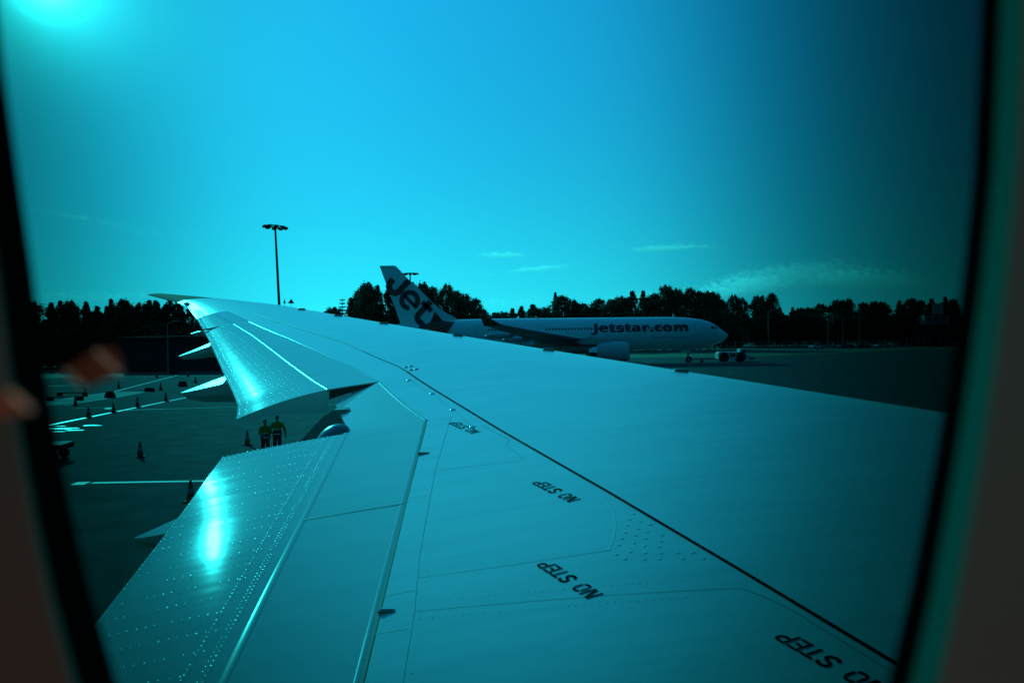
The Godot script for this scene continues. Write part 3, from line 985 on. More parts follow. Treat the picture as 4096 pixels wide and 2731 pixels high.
func airliner() -> void:
	var t := thing("towed_airliner", "white twin-engine airliner with Jet on its tail and Jetstar.com on its side, under tow", "airplane", Vector3(0, 0, JZ))
	var st := mb(true)
	var rings := []
	var xs := []
	for k in FUS.size() - 1:
		var gap: float = FUS[k + 1][0] - FUS[k][0]
		var n := 3 if gap > 2.5 else 2
		for i in n: xs.append(lerpf(FUS[k][0], FUS[k + 1][0], float(i) / n))
	xs.append(37.43)
	for x in xs:
		var f := fus(x)
		var ring := PackedVector3Array()
		for k in 49:
			var a := TAU * k / 48
			ring.append(Vector3(x, (f[0] + f[1]) / 2.0 + (f[0] - f[1]) / 2.0 * sin(a), f[2] * cos(a)))
		rings.append(ring)
	loft(st, rings, true)
	obj("fuselage", st, M.jet_white, t)
	# belly fairing
	st = mb(true)
	rings = []
	for k in 15:
		var s := k / 14.0
		var ring := PackedVector3Array()
		var g := sin(PI * s)
		for j in 25:
			var a := TAU * j / 24
			ring.append(Vector3(lerpf(2.0, 22.0, s), 3.1 + 1.45 * pow(g, 0.6) * sin(a), 2.95 * pow(g, 0.5) * cos(a)))
		rings.append(ring)
	loft(st, rings, true)
	obj("belly_fairing", st, M.jet_white, t)
	# fin, with the curved fillet at its foot
	var fin := PackedVector2Array()
	for p in [Vector2(185, 190), Vector2(520, 1135), Vector2(545, 1230), Vector2(1560, 1135), Vector2(1450, 1070), Vector2(1300, 990), Vector2(1150, 880), Vector2(1010, 740), Vector2(830, 560), Vector2(660, 400), Vector2(480, 206), Vector2(462, 193), Vector2(440, 186)]: fin.append(tail_px(p))
	st = mb()
	prism(st, fin, -0.2, 0.2)
	obj("tail_fin", st, M.jet_white, t)
	# lettering on the tail
	var flat := []
	stroke(smooth_line([Vector2(418, 425), Vector2(360, 500), Vector2(350, 575), Vector2(388, 640), Vector2(455, 664), Vector2(530, 625), Vector2(590, 560), Vector2(702, 443)]), 108.0, flat)
	var right := Vector2(0.695, 0.719)
	var up := Vector2(0.719, -0.695)
	var e := []
	for k in 41:
		var a := deg_to_rad(-4.0 + 316.0 * k / 40.0)
		e.append(Vector2(705, 790) + (right * cos(a) + up * sin(a)) * 138.0)
	stroke(e, 88.0, flat)
	stroke([Vector2(705, 790) - right * 120.0 - up * 8.0, Vector2(705, 790) + right * 178.0 - up * 8.0], 58.0, flat)
	stroke(smooth_line([Vector2(1072, 808), Vector2(960, 925), Vector2(850, 1040), Vector2(832, 1090), Vector2(850, 1140), Vector2(930, 1215), Vector2(1000, 1290)]), 100.0, flat)
	stroke([Vector2(918, 818), Vector2(1083, 975)], 88.0, flat)
	st = mb()
	lay_on_jet(st, to_tail(flat), 0.03)
	obj("tail_lettering", st, M.jet_text, t)
	var c := Vector2(1188, 1313)
	flat = []
	var star := []
	var spike := (Vector2(1140, 980) - c).normalized()
	for k in 10: star.append(c + spike.rotated(TAU * k / 10.0) * (336.0 if k % 2 == 0 else 190.0))
	for k in 10: flat.append_array([c, star[k], star[(k + 1) % 10]])
	st = mb()
	lay_on_jet(st, to_tail(flat), 0.045)
	obj("tail_star", st, M.jet_orange, t)
	# lettering on the side
	st = mb()
	for k in 5: lay_on_jet(st, text_tris("Jetstar.com", 13.45 + 0.08 * (k % 3), 29.85 + 0.08 * (k % 3), 4.96 + 0.05 * (k / 3), 1.88), 0.020 + 0.004 * k)
	obj("side_lettering", st, M.jet_text, t)
	st = mb()
	lay_on_jet(st, text_tris("A Qantas Group Airline", 23.7, 29.7, 4.22, 0.36), 0.022)
	obj("small_lettering", st, M.jet_small_text, t)
	# cabin windows
	var pane := mb()
	bevel_box(pane, Vector3.ZERO, Vector3(0.27, 0.38, 0.03), 0.01)
	pane.generate_normals()
	pane.set_material(M.jet_glass)
	var pm := pane.commit()
	for k in 62:
		var x := -3.9 + k * 0.545
		if (x > 1.2 and x < 5.6): continue
		var w := mesh_node("cabin_window", pm, null, t)
		w.position = Vector3(x, 6.0, jet_side(x, 6.0) + 0.004)
		w.rotation.x = -0.33
	# doors: outline frames
	for d in [[31.75, 4.65, 1.25, 2.05], [-5.6, 4.75, 1.1, 1.95], [13.0, 4.75, 0.8, 1.6]]:
		flat = []
		var a := Vector2(d[0] - d[2] / 2, d[1])
		var b := a + Vector2(d[2], 0)
		var cc := b + Vector2(0, d[3])
		var dd := a + Vector2(0, d[3])
		stroke([a, b], 0.05, flat); stroke([b, cc], 0.05, flat); stroke([cc, dd], 0.05, flat); stroke([dd, a], 0.05, flat)
		st = mb()
		lay_on_jet(st, flat, 0.012)
		obj("cabin_door", st, M.jet_grey, t)
	# cockpit glass
	for g in [[[34.05, 5.72], [34.72, 5.72], [34.62, 6.28], [34.2, 6.30]], [[34.8, 5.73], [35.45, 5.78], [35.12, 6.18], [34.72, 6.26]]]:
		flat = []
		var q := []
		for p in g: q.append(Vector2(p[0], p[1]))
		flat = [q[0], q[1], q[2], q[0], q[2], q[3]]
		st = mb()
		lay_on_jet(st, flat, 0.014)
		obj("cockpit_window", st, M.jet_glass, t)
	# roof aerials and a small registration plate
	for x in [[4.1, 0.35], [27.9, 0.42], [25.0, 0.1]]:
		st = mb()
		prism(st, PackedVector2Array([Vector2(x[0], 7.85), Vector2(x[0] + 0.5, 7.85), Vector2(x[0] + 0.1, 7.9 + x[1] * 1.3), Vector2(x[0] - 0.1, 7.9 + x[1] * 1.3)]), -0.04, 0.04)
		obj("roof_aerial", st, M.jet_white, t)
	st = mb()
	bx(st, Vector3(-1.6, 6.62, jet_side(-1.6, 6.62) + 0.01), Vector3(0.8, 0.2, 0.02))
	obj("registration_plate", st, M.jet_text, t)
	# wings, near and far
	for s in [1.0, -1.0]:
		st = mb(true)
		rings = []
		for k in 13:
			var y := k / 12.0
			var z: float = lerpf(2.0, 28.6, y) * s
			var le := lerpf(16.6, -1.3, y)
			var ch := lerpf(10.5, 2.5, minf(1.0, y * 1.0)) if y > 0.35 else lerpf(11.2, 7.4, y / 0.35)
			if y > 0.35: ch = lerpf(7.4, 2.5, (y - 0.35) / 0.65)
			var h := 3.55 + 2.75 * y + 0.3 * y * y
			var ring := PackedVector3Array()
			for j in 25:
				var a := TAU * j / 24
				var xx := 0.5 - 0.5 * cos(a)
				var th := 0.115 * ch * (0.2969 * sqrt(xx) - 0.126 * xx - 0.3516 * xx * xx + 0.2843 * xx * xx * xx - 0.1015 * pow(xx, 4)) * 5.0
				ring.append(Vector3(le - ch * xx, h - 0.03 * ch * xx + (th if a < PI else -th), z))
			rings.append(ring)
		loft(st, rings, s < 0.0)
		var wing := obj("wing", st, M.jet_grey, t)
		st = mb()
		prism(st, PackedVector2Array([Vector2(-1.25, 6.5), Vector2(-3.8, 6.42), Vector2(-4.5, 8.05), Vector2(-3.9, 8.1)]), -0.07, 0.07, Transform3D(Basis(Vector3.RIGHT, 0.2 * s), Vector3(0, 0.12, 28.6 * s - 1.3 * s)))
		obj("winglet", st, M.jet_orange, wing)
		for q in [[6.5, 3.9, 9.0], [2.4, 4.9, 14.5], [-0.2, 5.5, 19.5]]:
			st = mb(true)
			ball(st, Vector3(q[0] - 1.6, q[1] - 0.5, q[2] * s), Vector3(2.3, 0.42, 0.32))
			obj("flap_track_fairing", st, M.jet_grey, wing)
		# tailplane
		st = mb(true)
		rings = []
		for k in 7:
			var y := k / 6.0
			var ring := PackedVector3Array()
			for j in 17:
				var a := TAU * j / 16
				var ch := lerpf(5.4, 2.1, y)
				ring.append(Vector3(lerpf(-13.2, -18.6, y) - ch * (0.5 - 0.5 * cos(a)), 6.0 + 0.75 * y + ch * 0.05 * sin(a), lerpf(0.9, 9.7, y) * s))
			rings.append(ring)
		loft(st, rings, s < 0.0)
		obj("tailplane", st, M.jet_white, t)
		# engines
		st = mb(true)
		rings = []
		for q in [[19.0, 1.30], [19.25, 1.42], [18.7, 1.58], [17.2, 1.64], [15.4, 1.5], [14.0, 1.22]]:
			var ring := PackedVector3Array()
			for j in 33:
				var a := TAU * j / 32
				ring.append(Vector3(q[0] - 0.35, 2.25 + q[1] * sin(a), 9.4 * s + q[1] * cos(a)))
			rings.append(ring)
		grid(st, rings)
		var eng := obj("engine_cowl", st, M.cowl_paint, t)
		st = mb(true)
		tube(st, Vector3(14.2, 2.25, 9.4 * s), Vector3(12.4, 2.2, 9.4 * s), 0.95, 0.55, 24)
		obj("exhaust_cone", st, M.bare_metal, eng)
		st = mb(true)
		tube(st, Vector3(18.3, 2.25, 9.4 * s), Vector3(18.2, 2.25, 9.4 * s), 1.34, 1.34, 24)
		obj("fan_face", st, M.jet_dark, eng)
		st = mb()
		prism(st, PackedVector2Array([Vector2(17.2, 3.7), Vector2(11.5, 3.4), Vector2(9.5, 4.2), Vector2(13.0, 4.7)]), 9.2 * s, 9.6 * s)
		obj("pylon", st, M.jet_grey, eng)
		# main gear
		st = mb(true)
		tube(st, Vector3(8.0, 3.6, 4.6 * s), Vector3(8.0, 0.9, 5.3 * s), 0.22, 0.18, 10)
		var leg := obj("main_gear_leg", st, M.galvanised, t)
		for q in [[7.1, 4.75], [7.1, 5.85], [8.9, 4.75], [8.9, 5.85]]:
			st = mb(true)
			tube(st, Vector3(q[0], 0.68, q[1] * s - 0.24), Vector3(q[0], 0.68, q[1] * s + 0.24), 0.68, 0.68, 20)
			obj("wheel", st, M.rubber, leg)
	# nose gear
	st = mb(true)
	tube(st, Vector3(30.4, 2.6, 0), Vector3(30.5, 0.6, 0), 0.14, 0.11, 10)
	tube(st, Vector3(30.5, 1.2, 0), Vector3(31.6, 2.5, 0), 0.07, 0.07, 8)
	var ng := obj("nose_gear_leg", st, M.galvanised, t)
	for z in [-0.36, 0.36]:
		st = mb(true)
		tube(st, Vector3(30.5, 0.55, z - 0.16), Vector3(30.5, 0.55, z + 0.16), 0.55, 0.55, 22)
		var wh := obj("wheel", st, M.rubber, ng)
		st = mb(true)
		tube(st, Vector3(30.5, 0.55, z - 0.175), Vector3(30.5, 0.55, z + 0.175), 0.25, 0.25, 14)
		obj("wheel_hub", st, M.galvanised, ng)
	for z in [-0.5, 0.5]:
		st = mb()
		bx(st, Vector3(30.1, 2.0, z), Vector3(1.5, 0.75, 0.04), Basis(Vector3.RIGHT, 0.2 * signf(z)))
		obj("gear_door", st, M.jet_white, ng)

func tug() -> void:
	var t := thing("tow_tractor", "low white aircraft tow tractor with big dark wheels ahead of the white airliner's nose", "tow tractor", Vector3(38.6, 0, -143.0))
	var st := mb()
	prism(st, PackedVector2Array([Vector2(-2.9, 0.45), Vector2(-2.9, 1.5), Vector2(-2.6, 1.72), Vector2(1.2, 1.72), Vector2(1.4, 1.2), Vector2(2.7, 1.1), Vector2(3.2, 0.75), Vector2(3.1, 0.42)]), -1.15, 1.15)
	var body := obj("body", st, M.tug_white, t)
	st = mb()
	prism(st, PackedVector2Array([Vector2(0.9, 1.7), Vector2(0.95, 2.25), Vector2(2.0, 2.25), Vector2(2.25, 1.2), Vector2(1.3, 1.2)]), -0.95, 0.95)
	var cab := obj("cab", st, M.tug_white, t)
	st = mb()
	bx(st, Vector3(1.6, 1.85, 0.96), Vector3(0.6, 0.5, 0.03))
	obj("side_window", st, M.car_glass, cab)
	for x in [-1.85, 1.05]:
		st = mb(true)
		tube(st, Vector3(x, 0.85, 1.0), Vector3(x, 0.85, 1.17), 0.86, 0.86, 20)
		obj("wheel_arch", st, M.jet_dark, body)
		for z in [-0.85, 0.85]:
			st = mb(true)
			tube(st, Vector3(x, 0.7, z - 0.25), Vector3(x, 0.7, z + 0.37), 0.7, 0.7, 20)
			obj("wheel", st, M.rubber, t)
	st = mb()
	bx(st, Vector3(-0.4, 1.2, 1.16), Vector3(0.9, 0.5, 0.02))
	obj("side_emblem", st, M.car_dark, body)
	st = mb()
	bx(st, Vector3(2.9, 0.55, 0), Vector3(0.9, 0.25, 2.4))
	obj("bumper", st, M.dark_steel, t)
	st = mb(true)
	tube(st, Vector3(-2.0, 1.72, 0.4), Vector3(-2.0, 2.15, 0.4), 0.22, 0.22, 12)
	obj("exhaust_stack", st, M.galvanised, t)
	st = mb(true)
	ball(st, Vector3(-2.75, 1.85, 0.7), Vector3(0.1, 0.13, 0.1))
	obj("beacon", st, M.lamp_glass, t)
	t = thing("tow_bar", "low tow bar joining the tow tractor to the airliner's nose wheel", "tow bar", Vector3(30.9, 0, -142.4))
	st = mb(true)
	tube(st, Vector3(0.2, 0.5, 0.2), Vector3(4.9, 0.55, -0.4), 0.09, 0.09, 10)
	obj("bar", st, M.dark_steel, t)
	for z in [-0.35, 0.35]:
		st = mb(true)
		tube(st, Vector3(2.0, 0.22, z + 0.05 - 0.06), Vector3(2.0, 0.22, z + 0.05 + 0.06), 0.22, 0.22, 14)
		obj("wheel", st, M.rubber, t)
	st = mb()
	bx(st, Vector3(2.0, 0.4, 0.02), Vector3(0.15, 0.2, 0.75))
	obj("axle", st, M.dark_steel, t)

# ------------------------------------------------------------------ ground
func sheet(called: String, poly: Array, y: float, m: Material, parent: Node3D = self, kind := true) -> MeshInstance3D:
	var p := PackedVector2Array()
	for q in poly: p.append(Vector2(q[0], q[1]))
	if not Geometry2D.is_polygon_clockwise(p): p.reverse()
	var ix := Geometry2D.triangulate_polygon(p)
	if ix.is_empty(): print("EMPTY ", called, " ", poly)
	var st := mb()
	for k in range(0, ix.size(), 3):
		var a := p[ix[k]]; var b := p[ix[k + 1]]; var c := p[ix[k + 2]]
		if (b - a).cross(c - a) > 0.0:
			var w := b; b = c; c = w
		tri(st, Vector3(a.x, y, a.y), Vector3(b.x, y, b.y), Vector3(c.x, y, c.y))
	var o := obj(called, st, m, parent)
	if kind and parent == self: o.set_meta("kind", "structure")
	return o

func line_poly(a: Vector2, b: Vector2, wide: float) -> Array:
	var s := (b - a).normalized().orthogonal() * wide / 2.0
	return [[a.x + s.x, a.y + s.y], [b.x + s.x, b.y + s.y], [b.x - s.x, b.y - s.y], [a.x - s.x, a.y - s.y]]

func ground() -> void:
	sheet("ground", [[-2500, 300], [2500, 300], [2500, -3000], [-2500, -3000]], 0.0, M.field)
	sheet("apron", [[-220, 40], [260, 40], [260, -260], [-220, -260]], 0.006, M.apron)
	sheet("rough_ground", [[-31, -168], [-43, -128], [-54, -115], [-120, -70], [-219, -40], [-219, -168]], 0.010, M.field)
	sheet("rough_ground", [[-219, -168], [23, -168], [49, -169.5], [62, -176.5], [62, -259], [-219, -259]], 0.010, M.field)
	sheet("rough_ground", [[62, -176.5], [82, -193], [110, -214], [259, -232], [259, -259], [62, -259]], 0.010, M.field)
	sheet("taxiway", [[-35.8, -66.0], [-36.0, -81.0], [-39.4, -103.0], [-40.0, -127.0], [-43.8, -127.5], [-54.0, -114.5], [-100, -78], [-100, -62]], 0.012, M.concrete)
	sheet("dark_strip", [[-37.15, -66.65], [-35.81, -73.51], [-36.6, -81.4], [-39.8, -81.45], [-40.12, -73.02], [-60, -60], [-60, -55]], 0.018, M.asphalt_dark)
	sheet("taxi_lane", [[10, -140.5], [260, -170], [260, -226], [110, -213.5], [82, -192.5], [62, -176.0], [49, -169.0], [23, -167.5], [-26, -167.5], [-26, -140.5]], 0.012, M.concrete)
	sheet("grass_verge", [[-28, -168.2], [23, -168.2], [49, -169.7], [62, -176.7], [82, -193.2], [110, -214.2], [260, -232.2], [260, -262], [120, -234], [89, -210], [70, -196], [56, -194], [33, -194.5], [-28, -193]], 0.012, M.grass)
	sheet("road", [[-140, -205], [70, -205], [95, -220], [260, -270], [260, -282], [92, -232], [68, -216], [-140, -216]], 0.012, M.asphalt_dark)
	# markings
	var l := sheet("painted_line", line_poly(Vector2(-29.33, -40), Vector2(-29.42, -118), 0.34), 0.012, M.line_white)
	tag(l, "bright white painted line on the dark apron, with four cones standing along it", "painted line", "", "")
	l.set_meta("kind", "structure")
	var more := [[Vector2(-29.49, -61.6), Vector2(-19.49, -63.5), 0.13, M.line_white], [Vector2(-19.49, -63.5), Vector2(-2, -66.5), 0.13, M.line_white], [Vector2(-16.7, -31.05), Vector2(-16.2, -31.1), 0.62, M.line_worn], [Vector2(-16.05, -31.15), Vector2(-4, -31.6), 0.32, M.line_worn], [Vector2(-57.97, -108.2), Vector2(-48.4, -126.6), 0.35, M.line_faint], [Vector2(-55.3, -112.4), Vector2(-39.5, -112.0), 0.22, M.line_faint],
		[Vector2(-40.2, -73.2), Vector2(-39.9, -81.6), 0.25, M.line_faint], [Vector2(-39.9, -81.6), Vector2(-46.8, -114.4), 0.25, M.line_faint], [Vector2(-40.6, -82.0), Vector2(-36.5, -81.3), 0.2, M.line_faint], [Vector2(-52.5, -92.5), Vector2(-48.3, -93.5), 0.4, M.line_faint], [Vector2(-34, -63.6), Vector2(-31.2, -64.2), 0.15, M.line_faint], [Vector2(-20, -141.5), Vector2(200, -165.0), 0.3, M.line_faint], [Vector2(-36.3, -66.3), Vector2(-36.4, -81.2), 0.14, M.line_faint]]
	for q in more: sheet("painted_line", line_poly(q[0], q[1], q[2]), 0.024, q[3])
	rng.seed = 9
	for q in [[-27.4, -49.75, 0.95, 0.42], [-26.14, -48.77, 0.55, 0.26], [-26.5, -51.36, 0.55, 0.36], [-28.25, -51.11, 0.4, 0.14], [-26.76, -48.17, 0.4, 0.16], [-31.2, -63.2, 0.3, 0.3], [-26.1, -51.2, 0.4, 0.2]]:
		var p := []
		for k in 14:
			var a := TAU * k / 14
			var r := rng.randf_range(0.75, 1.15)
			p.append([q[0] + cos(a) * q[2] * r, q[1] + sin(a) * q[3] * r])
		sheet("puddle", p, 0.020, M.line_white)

# ------------------------------------------------------------------ cones, blocks, lamps
func cones() -> void:
	var t := thing("traffic_cone", "nearest traffic cone, alone on the dark apron, left of the gap between the flaps", "traffic cone", Vector3(-17.22, 0.006, -37.76), 0.3, "traffic cones on the apron")
	var st := mb()
	bevel_box(st, Vector3(0, 0.02, 0), Vector3(0.42, 0.04, 0.42), 0.012)
	obj("base", st, M.rubber, t)
	st = mb(true)
	tube(st, Vector3(0, 0.04, 0), Vector3(0, 0.30, 0), 0.15, 0.112, 16)
	tube(st, Vector3(0, 0.46, 0), Vector3(0, 0.76, 0), 0.086, 0.028, 16)
	obj("cone_body", st, M.cone_orange, t)
	st = mb(true)
	tube(st, Vector3(0, 0.30, 0), Vector3(0, 0.46, 0), 0.113, 0.087, 16)
	obj("reflective_band", st, M.cone_band, t)
	var g := "traffic cones on the apron"
	var list := [[-29.37, -56.65, "traffic cone on the bright white line, nearest to the left window frame"], [-29.32, -60.1, "second traffic cone along the bright white line from the window frame"], [-29.51, -64.36, "third traffic cone along the bright white line, where the thin line branches off"], [-29.53, -69.69, "fourth traffic cone on the bright white line, nearest to the big flap fairing"],
		[-35.67, -66.77, "stubby dark traffic cone by the end of the dark strip, near the window frame"], [-40.47, -77.46, "traffic cone left of the dark block, beyond the dark strip"], [-42.09, -87.5, "traffic cone on the pale taxiway below the wood, behind the dark block"], [-36.19, -84.22, "traffic cone between the two farther dark blocks"], [-37.05, -95.7, "traffic cone right of the dark blocks, just above the big flap fairing"], [-47.54, -109.45, "small far traffic cone left of centre on the far pale taxiway"], [-44.0, -111.11, "small far traffic cone on the far taxiway, close to the wing's trailing edge"],
		[-13.48, -41.5, "traffic cone half hidden by the inboard flap, left of the two workers"], [-10.84, -27.44, "top of a traffic cone peeping over the flap's trailing edge"]]
	for q in list: dup(t, q[2], Vector3(q[0], 0.02, q[1]), rng.randf() * 3.0, Vector3.ONE * (1.0 if q[1] > -62 else 1.06), g)
	g = "dark rubber blocks on the apron"
	var b := thing("ballast_block", "dark wedge-sided block standing at the edge of the dark strip, nearest of three", "ballast block", Vector3(-36.74, 0.02, -74.71), 0.2, g)
	b.scale = Vector3(0.62, 0.62, 0.62)
	st = mb()
	var rows := []
	for q in [[0.75, 0.35, 0.0], [0.72, 0.33, 0.12], [0.5, 0.2, 0.85], [0.46, 0.16, 0.9]]:
		rows.append(PackedVector3Array([Vector3(-q[0], q[2], q[1]), Vector3(q[0], q[2], q[1]), Vector3(q[0], q[2], -q[1]), Vector3(-q[0], q[2], -q[1]), Vector3(-q[0], q[2], q[1])]))
	loft(st, rows)
	obj("block", st, M.rubber, b)
	st = mb(true)
	tube(st, Vector3(-0.2, 0.88, 0), Vector3(0.2, 0.88, 0), 0.05, 0.05, 8)
	obj("grip", st, M.dark_steel, b)
	dup(b, "low dark block between the nearest block and the cone right of it", Vector3(-36.5, 0.02, -82.3), 0.1, Vector3(0.7, 0.42, 0.6), g)
	dup(b, "dark block right of the others, just above the tip of the big flap fairing", Vector3(-36.23, 0.02, -89.96), -0.2, Vector3(0.66, 0.62, 0.6), g)
	dup(b, "small far dark block at the foot of the wood beside the shed", Vector3(-49.4, 0.02, -119.3), 0, Vector3(0.8, 0.5, 0.8), g)
	# low barrier rails by the window's edge
	var r := thing("barrier_rail", "dark low barrier rail on the strip, farther of two near the left frame", "barrier", Vector3(-41.2, 0.02, -76.6), 0.1, "low dark barrier rails")
	r.scale = Vector3(0.8, 0.6, 0.8)
	st = mb()
	bx(st, Vector3(0, 0.55, 0), Vector3(3.4, 0.18, 0.12))
	obj("rail", st, M.dark_steel, r)
	for x in [-1.4, 1.4]:
		st = mb()
		bx(st, Vector3(x, 0.23, 0), Vector3(0.5, 0.46, 0.5))
		obj("foot", st, M.rubber, r)
	dup(r, "dark low barrier rail on the strip, nearer of two near the left frame", Vector3(-39.3, 0.02, -71.9), 0.1, Vector3(0.9, 0.55, 0.9), "low dark barrier rails")
	var c := thing("baggage_dolly", "dark end of a flat baggage dolly peeping past the left window frame", "baggage dolly", Vector3(-21.2, 0.006, -37.2), 0.12)
	st = mb()
	bevel_box(st, Vector3(-0.4, 0.62, 0), Vector3(2.6, 0.26, 1.5), 0.03)
	obj("deck", st, M.dark_steel, c)
	for x in [-1.2, 0.5]:
		for z in [-0.6, 0.6]:
			st = mb(true)
			tube(st, Vector3(x, 0.22, z - 0.08), Vector3(x, 0.22, z + 0.08), 0.22, 0.22, 12)
			obj("wheel", st, M.rubber, c)

func flood_mast(label: String, base: Vector3, high: float, lean: float, tilt: float, r0: float, r1: float, turn: float) -> void:
	var t := thing("floodlight_mast", label, "floodlight mast", base, 0.0, "apron floodlight masts")
	t.rotation.z = lean
	var st := mb(true)
	tube(st, Vector3.ZERO, Vector3(0, high, 0), r0, r1, 14)
	obj("pole", st, M.dark_steel, t)
	var crown := Node3D.new()
	crown.name = "lamp_crown"
	t.add_child(crown, true)
	crown.position = Vector3(0, high, 0)
	crown.rotation = Vector3(-0.03, turn, tilt)
	st = mb(true)
	for k in 16:
		var a := TAU * k / 16
		var b := TAU * (k + 1) / 16
		tube(st, Vector3(cos(a) * 1.6, 0.1, sin(a) * 1.6), Vector3(cos(b) * 1.6, 0.1, sin(b) * 1.6), 0.09, 0.09, 6)
	for k in 4:
		var a := TAU * k / 4 + 0.4
		tube(st, Vector3(0, -0.1, 0), Vector3(cos(a) * 1.6, 0.1, sin(a) * 1.6), 0.08, 0.07, 6)
	tube(st, Vector3(0, -0.5, 0), Vector3(0, 0.15, 0), 0.34, 0.4, 12)
	obj("head_frame", st, M.dark_steel, crown)
	for k in 10:
		var a := TAU * k / 10 + 0.2
		st = mb()
		var c := Vector3(cos(a) * 2.05, -0.06, sin(a) * 2.05)
		bevel_box(st, Vector3.ZERO, Vector3(0.95, 0.36, 0.75), 0.09)
		var lamp := obj("floodlight", st, M.dark_steel, crown)
		lamp.position = c
		lamp.rotation = Vector3(0, -a, -0.12)

func street_lamp(called: String, label: String, base: Vector3, high: float, turn: float, double_ := false) -> void:
	var t := thing(called, label, "street lamp", base, turn, "street lamps along the far road")
	var st := mb(true)
	tube(st, Vector3.ZERO, Vector3(0, high, 0), 0.11, 0.07, 8)
	obj("pole", st, M.galvanised, t)
	for s in ([-1.0, 1.0] if double_ else [1.0]):
		st = mb(true)
		tube(st, Vector3(0, high - 0.05, 0), Vector3(1.0 * s, high + 0.35, 0), 0.06, 0.05, 6)
		obj("arm", st, M.galvanised, t)
		st = mb()
		bevel_box(st, Vector3(1.35 * s, high + 0.36, 0), Vector3(0.9, 0.16, 0.34), 0.05)
		obj("lamp_head", st, M.cone_band, t)

